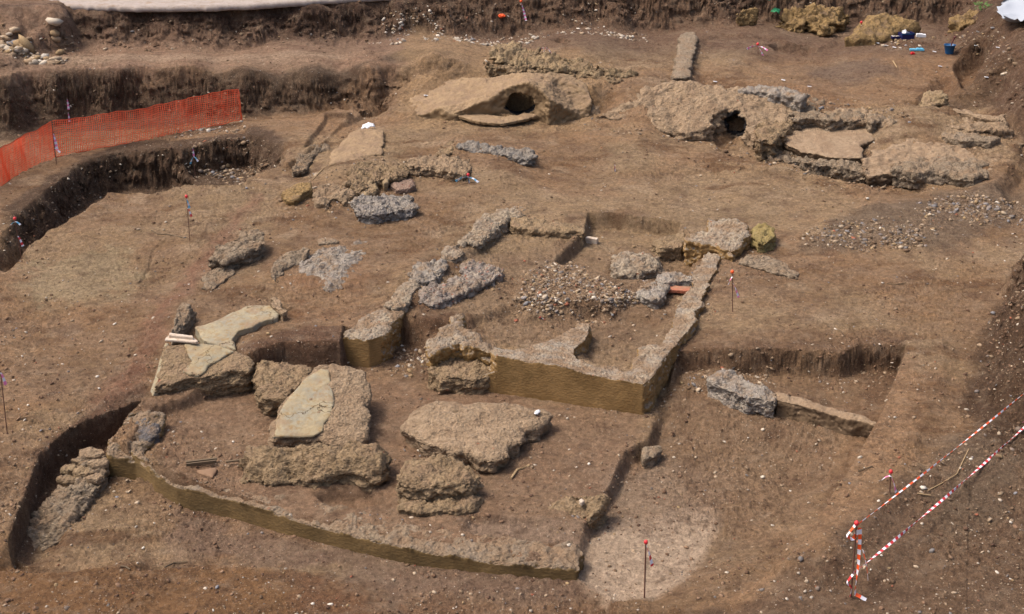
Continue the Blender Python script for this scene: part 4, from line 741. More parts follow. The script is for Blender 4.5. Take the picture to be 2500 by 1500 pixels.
rock('wall_fragment', 'low saddle of broken masonry joining the two vaults', 'masonry fragment', [(1396,222,1.2),(1440,200,1.5),(1520,194,1.5),(1590,198,1.5),(1545,228,1.2),(1490,258,.9),(1440,278,.72),(1412,268,.82)], .2, M['tuffpale'], zt=1.32, vox=.05, amp=.12, rnd=.1, jag=.12)
rock('wall_fragment', 'dark ragged rubble core showing under the front edge of the pale screed slab', 'masonry fragment', [(1840,350),(1880,342),(1960,372),(2040,386),(2112,392),(2120,424),(2060,410),(1980,396),(1880,384)], -.2, M['rugged'], zt=.30, vox=.04, amp=.13, jag=.12)
rock('wall_fragment', 'long low masonry band behind the thick rugged slab at the far right', 'masonry fragment', [(1990,262),(2100,272),(2230,284),(2340,290),(2440,300),(2480,318),(2400,318),(2300,308),(2180,306),(2050,290)], .4, M['tuffpale'], zt=1.02, vox=.05, amp=.12, jag=.12)
rock('wall_fragment', 'broken masonry shoulder between the small dark hole and the pale screed slab', 'masonry fragment', [(1850,300),(1930,262),(1990,262),(1950,292),(1895,332),(1860,345)], .0, M['tuff'], zt=.92, vox=.045, amp=.12, jag=.1)
YG = 'yellow tuff outcrops at the top right'
rock('outcrop', 'rugged yellow brown tuff outcrop left of the smooth yellow mound', 'rock outcrop', [(1900,44,2.1),(1920,24,2.35),(1980,14,2.5),(2050,14,2.5),(2076,30,2.3),(2052,50,2.1),(2010,66,1.95),(1985,56,2.0),(1930,56,2.0)], 1.3, M['yellow'], vox=.06, amp=.20, jag=.15, strata=2.2, cell=2.2, group=YG)
rock('outcrop', 'smooth rounded yellow tuff mound behind the blue crate', 'rock outcrop', [(2060,88,1.9),(2085,60,2.2),(2110,40,2.4),(2160,30,2.5),(2220,38,2.4),(2250,54,2.15),(2232,68,1.98),(2190,78,1.9),(2140,90,1.87),(2090,93,1.85)], 1.3, M['yellow'], vox=.06, amp=.07, rnd=.2, dome=.15, jag=.08, cell=1.5, cob=.3, group=YG)
rock('outcrop', 'small bright yellow outcrop below the white sacking', 'rock outcrop', [(2318,52,2.2),(2340,34,2.4),(2375,24,2.5),(2402,34,2.45),(2380,54,2.25),(2345,64,2.1)], 1.5, M['yellow'], vox=.05, amp=.14, group=YG)
rock('outcrop', 'long thin yellow ledge on the dark bank, left of the turquoise plastic', 'rock outcrop', [(1798,30,2.4),(1812,20,2.5),(1850,16,2.55),(1850,26,2.4),(1825,34,2.3)], 1.8, M['yellow'], vox=.045, amp=.08, group=YG)
rock('stone', 'long pale limestone block with fissured face, right of centre at the top', 'stone', [(2244,244,1.3),(2262,226,1.5),(2290,216,1.65),(2320,228,1.6),(2318,240,1.45),(2275,256,1.25)], .8, M['limestone'], vox=.035, amp=.09)
rock('kerb', 'thin stone kerb line enclosing the sunken patch at the far right', 'kerb', [(2318,262),(2360,266),(2400,278),(2440,284),(2470,262),(2482,240),(2488,243),(2478,268),(2448,293),(2398,287),(2355,274),(2318,269)], .8, M['tuffpale'], zt=1.2, vox=.035, amp=.05, jag=.05)
rock('kerb', 'broken low stone edging left of the sunken patch', 'kerb', [(2235,275),(2270,262),(2318,262),(2320,270),(2280,278),(2250,284)], .8, M['tuff'], zt=1.18, vox=.035, amp=.08)
rock('concrete_slab', 'pale flat concrete slab on the bank at the top left', 'concrete slab', [(-700,10),(90,8),(160,12),(360,16),(520,14),(620,10),(800,-3),(1100,-20),(1300,-45),(-700,-60)], 3.2, M['concrete'], zt=3.46, vox=.12, amp=.01, rnd=.01, under=0, jag=.03, lumps=0)

# ================================================================= LOOSE STONES
def heap(label, poly, n, r0, r1, p, z=0, pile=0.0, name='rubble', flatz=.6):
    uv = in_poly_px(poly, n) + rng.normal(0, 1, (n, 2)) * np.array([14, 6]); P = on_ground(uv, z); r = r0 + (r1 * 1.25 - r0) * rng.random(n) ** 4
    kk = fbm2(P[:, 0] * 1.3, P[:, 1] * 1.3, 3, 333) + rng.uniform(-.5, .5, n) > -.12; P, r = P[kk], r[kk]; n = len(r)
    P[:, 2] += r * (.35 - .9 * rng.random(n)) + pile * rng.random(n); stones(name, label, 'rubble', P, r, pal(n, p), 'stuff', flatz); return P
heap('heap of small pale and grey broken stones inside the building', [(1262,738),(1275,695),(1305,655),(1346,628),(1407,638),(1441,676),(1509,694),(1560,690),(1600,708),(1590,728),(1530,738),(1480,762),(1420,752),(1390,764),(1292,760)], 4200, .014, .06, [3,4,5,2,4,1.5,6,2,.6,.9], .1, .0)
heap('spread of grey and greenish rubble on the open ground at the right', [(1955,590),(1990,555),(2080,540),(2180,545),(2280,560),(2270,590),(2180,610),(2040,608)], 1900, .015, .07, [3,3,4,.7,4,1.5,5,2,.2,.3])
heap('grey rubble spread against the right edge, below the thick slab', [(2240,520),(2270,490),(2330,470),(2400,475),(2500,500),(2520,560),(2400,545),(2280,550)], 1700, .018, .08, [2,3,4,.7,5,2,5,2,.2,.3])
heap('line of whitish stones at the foot of the rear bank', [(920,72),(1040,52),(1130,48),(1240,42),(1330,36),(1440,32),(1580,26),(1580,36),(1440,44),(1300,54),(1150,66),(1000,78),(930,84)], 1100, .03, .11, [3,1,1,6,1,1,.5,1,.5,8], 2.1)
heap('pile of cream and yellow stones at the far left below the bank', [(0,110),(30,90),(80,84),(140,92),(166,104),(150,112),(90,118),(50,125),(0,118)], 420, .06, .24, [5,4,3,4,.5,.5,1,6,.3,2], 2.3, .12)
heap('rubble and broken mortar spilling over the end of the left trench', [(480,400),(520,370),(600,362),(650,380),(700,410),(640,440),(600,460),(520,440)], 800, .02, .09, [2,3,4,1,2,1,5,1,.4,.4], -.2)
heap('stones tumbled at the foot of the orange net fence', [(400,330),(520,300),(620,285),(620,300),(560,325),(420,345)], 260, .02, .08, [3,3,2,4,1,1,1,1,.3,3], .2)
heap('loose stones on the dark bank along the right edge', [(2360,1000),(2400,880),(2440,760),(2520,700),(2520,1150),(2380,1120),(2320,1060)], 420, .015, .06, [1,2,4,.4,2,.5,7,1,.3,.1], .2)
heap('small broken stones on the floor of the doorway gap', [(965,870),(1000,850),(1035,860),(1040,900),(1010,920),(960,910)], 320, .015, .06, [2,3,4,1.5,2,1,3,1,.5,.5], -.7)
heap('crumbs of rubble in the deep pit behind the low blue grey wall', [(1660,920),(1720,880),(1850,880),(1900,910),(1880,940),(1740,950),(1680,960)], 500, .012, .05, [2,3,4,1.5,2,1,4,1,.6,.4], -.4)
heap('scattered small stones around the wall cluster at the upper left', [(740,420),(900,380),(1020,400),(1020,460),(960,520),(860,525),(720,530),(700,500)], 700, .015, .07, [3,4,4,2,3,1,3,1.5,.6,.5], .1)
heap('stones on the bank below the yellow outcrops', [(2080,95),(2240,90),(2420,70),(2500,150),(2440,180),(2300,120),(2150,125)], 420, .02, .1, [2,3,3,1,1,1,3,5,.5,.5], 1.8)
heap('small broken stones along the foot of the right hand vault', [(1420,296),(1560,312),(1650,330),(1740,345),(1850,360),(1980,405),(2120,440),(2300,455),(2300,470),(2100,460),(1900,415),(1700,355),(1540,330),(1430,310)], 700, .02, .08, [2,4,4,.6,2,1,5,2,.3,.1], .3)
heap('lumps of broken masonry scattered round the thick slabs', [(1900,250),(2200,250),(2220,300),(1930,300)], 420, .03, .1, [3,4,3,1,4,2,3,2,.4,.2], 1.1)
heap('dark clods fallen along the foot of the rear bank', [(0,100),(600,95),(900,75),(900,88),(600,108),(0,122)], 300, .03, .09, [.5,2,4,.5,1,0,8,1,.2,.2], 2.1)
uv = np.c_[rng.uniform(-150, 2650, 15000), -40 + 1640 * rng.random(15000) ** .85]
P = on_ground(uv, .3); r = .009 + .034 * rng.random(len(P)) ** 4.5 + .004 * (P[:, 1] / 20)
keep = fbm2(P[:, 0] * .7, P[:, 1] * .7, 3, 91) + rng.uniform(-.5, .5, len(P)) > -.08
P, r = P[keep], r[keep]; P[:, 2] += r * .1
stones('pebbles', 'small pale stones strewn over the bare brown soil', 'pebbles', P, r, pal(len(P), [5,5,4,4,2,1,3,2,.8,1.6]), 'stuff', .55)
uv = np.c_[rng.uniform(-150, 2650, 16000), -20 + 1600 * rng.random(16000) ** .8]
P = on_ground(uv, .3); r = .012 + .035 * rng.random(len(P)) ** 4 + .003 * (P[:, 1] / 20)
keep = fbm2(P[:, 0] * .9 + 5, P[:, 1] * .9, 3, 95) + rng.uniform(-.4, .4, len(P)) > .05
P, r = P[keep], r[keep]; P[:, 2] += r * .1
DK = np.array([alb(c) for c in ((132,104,82),(112,86,66),(146,118,94),(98,74,58))])
stones('clods', 'small brown clods of earth on the dug soil', 'earth clods', P, r, DK[rng.integers(0, 4, len(P))] * rng.uniform(.85, 1.15, (len(P), 1)), 'stuff', .6)
ce = np.where((CR > .25) & (np.abs(UU.ravel() - 1250) < 1400))[0]; wt = CR[ce] / (VV.ravel()[ce] + 700.0) ** -1.0; ce = rng.choice(ce, 5200, p=wt / wt.sum())
P = np.stack([Xd[ce], Yd[ce], Z[ce]], 1) + rng.normal(0, .09, (len(ce), 3)) * [1, 1, 0] - [0, .05, 0]; r = .012 + .05 * rng.random(len(ce)) ** 3.5
P[:, 2] = height(P[:, 0], P[:, 1]) - r * .1
stones('clods', 'crumbled earth and stones sticking out of the cut edges', 'earth clods', P, r, np.where(rng.random((len(r), 1)) < .78, DK[rng.integers(0, 4, len(r))] * .85, PAL[rng.integers(0, 4, len(r))] * .85), 'stuff', .7)
single = [(1188,152,.1,3),(345,258,.06,3),(1710,432,.06,0),(2117,490,.05,9),(708,1262,.05,3),(1862,1170,.06,3),(1824,1163,.05,4),(1955,1372,.07,4),(2254,1196,.06,9),(2275,1350,.06,4),(1992,1090,.04,0),(1695,943,.07,4),(1705,955,.07,0),(1855,937,.07,0),(405,545,.06,3),(338,564,.05,0),(400,835-270,.05,0),(238,923,.05,9),(247,838,.05,0),(350,1340,.04,9),(530,1436,.05,5),(315,1206,.05,0),(1260,786,.05,8),(2000,1082,.05,0)]
LW = ['beside the upper edge of the leaning pit wall','']
where = ['on the slope at the upper left','above the orange net fence','on the bare ground below the right hand vault','on the open ground left of the right rubble','in the undercut below the humped block','in the deep pit at the right','left of its twin in the deep pit at the right','on the ramp edge behind the corner post','between the two barrier tapes','in the dark soil below the barrier tapes','on the pit floor near its far end','nearest the blue grey pit wall end','in front of the blue grey pit wall end','on top of the blue grey pit wall','on the left floor above the pale streaks','on the left floor under the trench edge','on the left floor near the rope line','on the left ground below the white streak','on the left ground above the stake line','on the bottom floor left of the compound wall','on the orange soil at the bottom','just below the left end of the compound wall','inside the building beside the fallen tape','on the pit floor near the ramp']
for (u, v, r, c), wh in zip(single, where):
    p = hit(u, v); stones('stone', ['pale', 'tan', 'brown', 'whitish', 'grey', 'bluish', 'dark', 'yellowish', 'reddish', 'white'][c] + ' loose stone ' + wh, 'stone', np.array([[p[0], p[1], p[2] + r * .3]]), [r], PAL[c:c + 1])

# ================================================================= STAKES, TAPES, TOOLS
def bow(p, tails, w=.05, colors=('white', 'red'), parent=None, name='tape'):
    V, Fc, mi = [], [], []
    for (dx, dz, L) in tails:
        d = Vector((dx, -.15, dz)).normalized(); q = Vector(p)
        pts_ = [q, q + d * L * .5 + Vector((0, 0, .02)), q + d * L + Vector((0, 0, -.12 * L))]
        v, f, m = ribbon(pts_, w, .075, twist=3, updir=(.2, -1, .2)); b = len(V); V += v; Fc += [tuple(i + b for i in x) for x in f]; mi += m
    return new_mesh(name, V, Fc, [M[c] for c in colors], origin=p, parent=parent, mi=mi)
def stake(ut, vt, ub, vb, label, tapes, cap='red', rod=.011, ground=None):
    g_ = ground or hit(ub, vb); z1 = z_at_row(g_[0], g_[1], vt) if not ground else g_[2] + .9
    a, b, c = ray(ut, vt); tt = g_[1] / b; top = (a * tt, g_[1], CAM_H + c * tt)
    t = empty('marker_stake', g_, label, 'marker stake', 'marker stakes with tape around the dig')
    v, f = tube([(g_[0], g_[1], g_[2] - .15), top], rod, 6); new_mesh('rod', v, f, M['rust'], origin=g_, parent=t)
    if cap: v, f = ball(top, .026 + .0006 * g_[1], 1.1); new_mesh('cap', v, f, M[cap], origin=top, parent=t, smooth=True)
    for (fr, tails, cols) in tapes:
        q = Vector(g_).lerp(Vector(top), fr); bow(q, tails, .055 + .0006 * g_[1], cols, t)
    return t
RW, CB, PK = ('white', 'red'), ('white', 'cyan'), ('white', 'pink')
stake(1272,3,1277,46,'orange capped stake with pink tape at the foot of the rear bank',[(.9,[(.3,-1,.7)],PK)],'orange')
stake(1335,113,1336,134,'short stake with pink tape bow on the rear wall',[(.8,[(-.6,-.8,.35),(.6,-.8,.35),(-1,-.2,.4)],PK)],None)
stake(1850,108,1852,134,'short red capped stake with three pink tape tails near the shallow slot',[(.8,[(-1,-.1,.45),(1,-.3,.4),(.6,-1,.5)],PK)])
stake(2103,55,2104,94,'red capped stake against the smooth yellow mound',[(.8,[(-.8,-.8,.4),(.2,-1,.5)],RW),(.45,[(.1,-1,.4)],('white','orange'))])
stake(164,240,168,294,'stake with two pink and white tapes behind the orange net',[(.97,[(.1,-1,.35)],PK),(.35,[(.1,-1,.3)],PK)],None)
stake(130,322,138,402,'bare stake with pink tape in front of the orange net',[(.95,[(.2,-1,.5)],PK),(.5,[(.7,-.5,.2)],PK)],None)
stake(470,352,478,440,'stake with light blue tape at the rubble of the left trench',[(.9,[(.1,-1,.25)],PK),(.65,[(-.4,-.8,.25),(.6,-.6,.2)],CB)],None)
stake(455,480,464,590,'red capped stake with blue and red tape at the edge of the red soil strip',[(.95,[(.3,-1,.25)],CB),(.75,[(.5,-1,.25)],RW)])
stake(36,534,55,640,'red capped stake with blue bow and lower striped tape at the left trench end',[(.93,[(-.8,-.5,.15),(.8,-.4,.15)],CB),(.6,[(.5,-1,.28)],RW)])
stake(1,905,18,1062,'tall stake with white and pink tape at the left edge',[(.97,[(.4,-1,.25),(-.7,-.6,.2)],PK)],None)
stake(1143,427,1144,448,'short red capped stake with blue and white tape in front of the brown shelf',[(.75,[(-1,-.2,.4),(.9,-.4,.4),(.2,-1,.3)],CB)])
stake(1501,398,1500,420,'tiny pink taped peg alone on the open ground',[(.8,[(.1,-1,.2)],PK)],None)
stake(1788,664,1789,762,'red capped stake with twisted pink and white tape right of the building',[(.88,[(-.4,-.7,.2)],PK),(.72,[(.5,-1,.35)],PK)],'orange')
stake(2175,1152,2173,1204,'pink capped stake with two tape tails above the barrier tape',[(.8,[(-1,-.3,.18),(.4,-1,.3)],PK)])
stake(1577,1324,1573,1462,'red capped stake with red and white flag standing on the pale clay',[(.95,[(.35,-1,.35)],RW)],rod=.014)
p = hit(1329, 790); o = bow((p[0] - .05, p[1] + .1, p[2] + .07), [(.6, -.35, .28), (-.6, .25, .1)], .05, RW); o.name = 'tape_strip'; tag(o, 'twisted strip of striped tape lying inside the building', 'tape')

# barrier posts and tapes
def barrier_post(ub, vb, vt, label):
    g_ = hit(ub, vb) if ub < 2490 else (*U(ub, vb, 0)[:2], float(height(*[np.array([q]) for q in U(ub, vb, 0)[:2]])[0]))
    z1 = z_at_row(g_[0], g_[1], vt); top = (g_[0], g_[1], z1)
    t = empty('barrier_post', g_, label, 'barrier post')
    v, f = tube([(g_[0], g_[1], g_[2] - .15), top], .014, 6); new_mesh('rod', v, f, M['rust'], origin=g_, parent=t)
    v, f = ball(top, .042, 1.1); new_mesh('cap', v, f, M['red'], origin=top, parent=t, smooth=True)
    return t, Vector(g_), Vector(top)
t1, g1, p1 = barrier_post(2077, 1464, 1278, 'corner barrier post wound with orange and white tape at the bottom right')
v, f, m = ribbon([p1 + Vector((-.02, 0, -.03)), p1 + Vector((-.16, -.05, -.2)), p1 + Vector((-.04, 0, -.3)), p1 + Vector((.06, -.02, -.06)), p1 + Vector((.07, -.03, -.7)), g1 + Vector((.05, -.04, .25)), g1 + Vector((.05, -.04, .1)), g1 + Vector((.22, -.1, .03))], .055, .09, 2.2, updir=(.3, -1, 0)); new_mesh('tape', v, f, [M['white'], M['orange']], origin=p1, parent=t1, mi=m)
v, f, m = ribbon([p1 + Vector((.12, -.05, -.45)), p1 + Vector((.2, -.05, -.75)), p1 + Vector((.24, -.05, -1.0))], .04, .12, 1, updir=(.3, -1, 0)); new_mesh('tape', v, f, [M['white'], M['orange']], origin=p1, parent=t1, mi=m)
v, f, m = ribbon([g1 + Vector((.0, -.02, .45)), g1 + Vector((-.1, -.03, .3)), g1 + Vector((.0, -.02, .2)), g1 + Vector((-.02, -.03, .05))], .05, .09, 2, updir=(.3, -1, 0)); new_mesh('tape', v, f, [M['white'], M['red']], origin=g1, parent=t1, mi=m)
t2, g2, p2 = barrier_post(2512, 1062, 928, 'second barrier post at the right edge with a pink tape knot')
p2 = Vector((p2.x, p2.y, z_at_row(p2.x, p2.y, 940)))
def sag(a, b, s, n=14): return [a.lerp(b, i / n) - Vector((0, 0, s * 4 * (i / n) * (1 - i / n))) for i in range(n + 1)]
v, f, m = ribbon(sag(p1 - Vector((0, 0, .04)), p2, .03), .026, .12, 1.1); tag(new_mesh('barrier_tape', v, f, [M['white'], M['orange']], origin=p1, mi=m), 'upper thin barrier tape with orange marks stretched from the corner post', 'barrier tape')
za = z_at_row(g1.x, g1.y, 1402); zb = z_at_row(g2.x, g2.y, 1030)
v, f, m = ribbon(sag(Vector((g1.x, g1.y, za)), Vector((g2.x, g2.y, zb)), .06), .042, .085, 1.7); tag(new_mesh('barrier_tape', v, f, [M['white'], M['red']], origin=(g1.x, g1.y, za), mi=m), 'lower wide red and white striped barrier tape', 'barrier tape')
bow((g2.x - .03, g2.y - .05, zb), [(-.9, .3, .16), (-.5, .7, .12), (-.6, -.6, .14), (.3, .9, .14)], .05, ('pink', 'red'), t2)
bow((p2.x - .12, p2.y - .05, p2.z - .04), [(.6, .5, .1), (.2, -1, .2)], .06, ('orange', 'white'), t2)

# orange net fence
fb = [(-140,520),(-60,480),(0,455),(60,418),(135,385),(240,362),(340,345),(400,332),(465,320),(530,306),(592,292)]
ft = [(-140,430),(-60,392),(0,362),(60,330),(126,297),(240,280),(340,266),(400,254),(465,238),(530,226),(581,215)]
B_ = []; T_ = []
for (u, v), (u2, v2) in zip(fb, ft):
    p = U(u, v, .15); g_ = float(height(np.array([p[0]]), np.array([p[1]]))[0]); p = U(u, v, g_); B_.append(Vector(p)); a, b, c = ray(u2, v2); tt = p[1] / b; T_.append(Vector((a * tt, p[1], CAM_H + c * tt)))
L_ = [0]
for a, b in zip(B_, B_[1:]): L_.append(L_[-1] + (b - a).length)
def at_len(A, s):
    k = 0
    while k < len(L_) - 2 and L_[k + 1] < s: k += 1
    return A[k].lerp(A[k + 1], (s - L_[k]) / (L_[k + 1] - L_[k]))
t = empty('net_fence', B_[4], 'long orange plastic safety net fence across the upper left', 'safety fence')
V, Fc = [], []
def strand(pts, w, horiz):
    b = len(V)
    for i, p in enumerate(pts):
        if horiz: V.extend([p + Vector((0, 0, -w)), p + Vector((0, 0, w)), p + Vector((0, .006, w)), p + Vector((0, .006, -w))])
        else: V.extend([p + Vector((-w, 0, 0)), p + Vector((w, 0, 0)), p + Vector((w, .006, 0)), p + Vector((-w, .006, 0))])
        if i:
            for k in range(4): Fc.append((b + (i - 1) * 4 + k, b + (i - 1) * 4 + (k + 1) % 4, b + i * 4 + (k + 1) % 4, b + i * 4 + k))
def net_pt(s, h):
    p = at_len(B_, s).lerp(at_len(T_, s), h); k = .5 + .5 * math.sin(s * 2.1) ; bul = math.sin(h * math.pi)
    return p + Vector((.03 * math.sin(s * 5 + h * 3), -.08 * bul * k, -.03 * h * math.sin(s * math.pi / 1.9) ** 2 + .015 * math.sin(s * 9 + 7 * h)))
ss = np.arange(0, L_[-1], .062)
for i, s in enumerate(ss): strand([net_pt(s + .006 * math.sin(i * 7.3 + h * .9), h / 12) for h in range(13)], .0085 + .004 * (math.sin(i * 1.7) > .4), False)
for j in range(17):
    h = j / 16; wj = .016 if j in (0, 16) else (.011 if j % 4 == 0 else .0065)
    strand([net_pt(s, h) for s in np.arange(0, L_[-1], .12)], wj, True)
new_mesh('netting', V, Fc, M['net'], origin=B_[4], parent=t)
for k in (0, 4, 10):
    v, f = tube([B_[k] - Vector((0, 0, .2)), T_[k] + Vector((0, 0, .03))], .014, 6); new_mesh('post', v, f, M['rust'], origin=B_[k], parent=t)
v, f, m = ribbon([net_pt(L_[-1] - .02, h / 8) + Vector((.02 * math.sin(h * 2), -.02, 0)) for h in range(9)], .07, .3, 1.0, updir=(1, 0, 0)); new_mesh('rolled_end', v, f, [M['net'], M['net']], origin=B_[-1], parent=t, mi=m)

# bucket with a tool in it
p = Vector(hit(2317, 133)); t = empty('bucket', p, 'dark blue bucket on the dug soil at the upper right', 'bucket')
V, Fc = [], []; prof = [(0, .01), (.15, 0), (.155, .02), (.215, .34), (.235, .35), (.235, .37), (.205, .36), (.145, .03), (0, .03)]
N = 20
for (r, z) in prof:
    for k in range(N): V.append(p + Vector((r * math.cos(6.283 * k / N), r * math.sin(6.283 * k / N), z)))
for j in range(len(prof) - 1):
    for k in range(N): Fc.append((j * N + k, j * N + (k + 1) % N, (j + 1) * N + (k + 1) % N, (j + 1) * N + k))
new_mesh('shell', V, Fc, M['blue'], origin=p, parent=t, smooth=True)
v, f = tube([p + Vector((.225 * math.cos(a), .225 * math.sin(a) * .9 + .02, .36 + .05 * math.sin(a * 2) ** 2)) for a in np.linspace(.2, 2.9, 9)], .008, 5); new_mesh('handle', v, f, M['rust'], origin=p, parent=t)
v, f = tube([p + Vector((.02, .0, .05)), p + Vector((.08, .02, .42)), p + Vector((.16, .03, .62))], .02, 7, .035); b = ball(p + Vector((.18, .03, .66)), .06, .8); k = len(v); o = new_mesh('digging_tool', v + [Vector(x) for x in b[0]], f + [tuple(i + k for i in x) for x in b[1]], M['stake'], origin=p + Vector((0, 0, .05))); tag(o, 'brown handled digging tool standing in the blue bucket', 'hand tool')
# crates and papers
p = Vector(hit(2212, 96)); t = empty('crate', p, 'dark blue plastic crate below the yellow mound', 'crate')
V, Fc = [], []; 
for c, d in (((0, 0, .01), (.55, .36, .02)), ((0, -.17, .14), (.55, .02, .26)), ((0, .17, .14), (.55, .02, .26)), ((-.265, 0, .14), (.02, .32, .26)), ((.265, 0, .14), (.02, .32, .26))): box((c[0], c[1], c[2]), d, 0, V, Fc)
Rz = Matrix.Rotation(rad(12), 3, 'Z'); V = [p + Rz @ Vector(v) for v in V]; new_mesh('shell', V, Fc, M['navy'], origin=p, parent=t)
V, Fc = [], []; box(p + Vector((0, -.188, .235)), (.57, .022, .03), rad(12), V, Fc); box(p + Vector((0, .188, .235)), (.57, .022, .03), rad(12), V, Fc); new_mesh('rim', V, Fc, M['blue'], origin=p, parent=t)
V, Fc = box(p + Vector((-.02, .0, .25)), (.26, .2, .12), rad(30), tilt=.4); box(p + Vector((-.08, .04, .30)), (.16, .14, .1), rad(-20), V, Fc, tilt=-.6); tag(new_mesh('paper_bag', V, Fc, M['card'], origin=p + Vector((0, 0, .2))), 'white crumpled paper bag poking out of the dark crate', 'bag')
p = Vector(hit(2187, 97)); t = empty('tray', p, 'low dark blue tray with white lumps, left of the dark crate', 'tray'); V, Fc = [], []
for c, d in (((0, 0, .01), (.42, .26, .02)), ((0, -.12, .05), (.42, .02, .1)), ((0, .12, .05), (.42, .02, .1)), ((-.2, 0, .05), (.02, .22, .1)), ((.2, 0, .05), (.02, .22, .1))): box(c, d, 0, V, Fc)
Rz = Matrix.Rotation(rad(10), 3, 'Z'); V = [p + Rz @ Vector(v) for v in V]; new_mesh('shell', V, Fc, M['navy'], origin=p, parent=t)
o = stones('finds', 'white find pieces lying in the low blue tray', 'finds', np.array([[p.x + dx, p.y + dy, p.z + .08] for dx, dy in ((-.12, 0), (-.05, .04), (.03, -.02), (.1, .03), (-.14, -.05))]), [.07, .06, .06, .05, .05], PAL[[9, 9, 3, 9, 9]])
p = Vector(hit(2248, 91)); V, Fc = box(p + Vector((0, 0, .06)), (.38, .2, .11), rad(-8)); box(p + Vector((-.05, 0, .125)), (.24, .16, .03), rad(-4), V, Fc); o = new_mesh('plastic_box', V, Fc, M['card'], origin=p); tag(o, 'white plastic box on the soil right of the dark crate', 'box')
p = Vector(hit(2238, 126)); V, Fc = box(p + Vector((0, 0, .05)), (.55, .16, .06), rad(-5)); box(p + Vector((.12, 0, .09)), (.26, .13, .04), rad(-7), V, Fc); o = new_mesh('tool_case', V, Fc, M['cyan'], origin=p); tag(o, 'long pale blue tool case lying left of the blue bucket', 'case')
p = Vector(hit(2228, 133)); V, Fc = box(p + Vector((0, 0, .03)), (.15, .12, .06), .2); box(p + Vector((0, 0, .07)), (.09, .07, .03), .2, V, Fc); o = new_mesh('plastic_cup', V, Fc, M['red'], origin=p); tag(o, 'small red plastic container at the left end of the pale blue tool case', 'container')
p = Vector(hit(1225, 46)); v, f = ball(p + Vector((0, 0, .08)), .13, .6, 9, 6); v = [(x + .03 * math.sin(i * 3.1), y, z + .02 * math.sin(i * 5)) for i, (x, y, z) in enumerate(v)]; tag(new_mesh('plastic_lump', v, f, M['orange'], origin=p), 'orange plastic scrap among the whitish stones of the rear bank', 'plastic scrap')
# crumpled cloth and plastic
def crumple(name, label, cat, px, z, zt, mat, n=26, amp=.1, seed=5, thick=.02):
    P = np.array([U(u, v, z)[:2] for u, v in px]); lo, hi = P.min(0), P.max(0); gx, gy = np.meshgrid(np.linspace(lo[0], hi[0], n), np.linspace(lo[1], hi[1], n))
    d = sdf(gx.ravel(), gy.ravel(), P); X_, Y_ = gx.ravel(), gy.ravel(); e = min(hi - lo)
    hh = zt + amp * (2.2 * (1 - 2 * np.abs(fbm2(X_ * 1.1 / e * 2, Y_ * 1.1 / e * 2, 3, seed))) * .6) + amp * np.clip(d / (e * .3), 0, 1)
    V = []; Fc = []; ids = {}
    for i in range(n * n):
        if d[i] > -.02: ids[i] = len(V); V.append((X_[i], Y_[i], hh[i]))
    k = len(V)
    V += [(a, b, c - thick) for a, b, c in V]; edges = {}
    for r in range(n - 1):
        for c in range(n - 1):
            q = (r * n + c, r * n + c + 1, (r + 1) * n + c + 1, (r + 1) * n + c)
            if all(i in ids for i in q):
                f = [ids[i] for i in q]; Fc.append(tuple(f)); Fc.append(tuple(i + k for i in f[::-1]))
                for a, b in zip(f, f[1:] + f[:1]): edges[(a, b)] = 1
    for (a, b) in list(edges):
        if (b, a) not in edges: Fc.append((b, a, a + k, b + k))
    o = new_mesh(name, V, Fc, mat, origin=V[0], smooth=True); return tag(o, label, cat)
crumple('sacking', 'crumpled white sacking draped on the bank in the top right corner', 'sacking', [(2432,28),(2450,10),(2490,-5),(2600,-20),(2640,30),(2560,66),(2500,62),(2478,48),(2452,48)], 3.2, 2.9, M['cloth'], 60, .38, 5)
crumple('sack', 'dark green sack behind the white sacking in the top right corner', 'sack', [(2415,6),(2425,-14),(2470,-20),(2475,0),(2450,14)], 3.3, 3.3, M['dkgreen'], 20, .3, 9)
crumple('plastic_bag', 'crumpled blue and white plastic bag at the top of the ochre slab', 'plastic bag', [(882,304),(895,300),(916,301),(914,306),(895,308)], .7, float(height(*[np.array([q]) for q in U(898, 304, .6)[:2]])[0]) + .1, M['card'], 16, .08, 3)
crumple('plastic_sheet', 'turquoise plastic scrap on the rear bank at the top', 'plastic scrap', [(1868,8),(1872,-4),(1890,-6),(1888,6)], 2.8, 2.9, M['turq'], 14, .12, 3)
crumple('plastic_sheet', 'small green plastic scrap below the turquoise one', 'plastic scrap', [(1880,22),(1892,16),(1906,20),(1902,26),(1888,25)], 2.5, 2.35, M['green'], 14, .08, 8)
crumple('paper_scrap', 'white paper scrap on the pointed corner of the broad flat slab', 'paper', [(1304,1016),(1310,1007),(1319,1007),(1315,1013),(1308,1017)], -.3, -.27, M['card'], 12, .025, 8, .008)
# weed
p = Vector(hit(2398, 30)); t = empty('weed', p, 'small green weed beside the bright yellow outcrop', 'plant'); V, Fc = [], []
for i in range(60):
    a = rng.uniform(0, 6.28); r = rng.uniform(.05, .3); c = p + Vector((r * math.cos(a), r * math.sin(a), rng.uniform(.05, .35))); d = Vector((math.cos(a), math.sin(a), rng.uniform(.1, .8))) * .09; s_2 = Vector((-math.sin(a), math.cos(a), 0)) * .035; b = len(V)
    V += [c - s_2, c + d - s_2 * .3, c + d * 1.3, c + s_2, c + d * .5 + Vector((0, 0, .02))]; Fc += [(b, b + 1, b + 4), (b + 1, b + 2, b + 4), (b + 2, b + 3, b + 4), (b, b + 4, b + 3)]
new_mesh('foliage', V, Fc, M['leaf'], origin=p, parent=t)
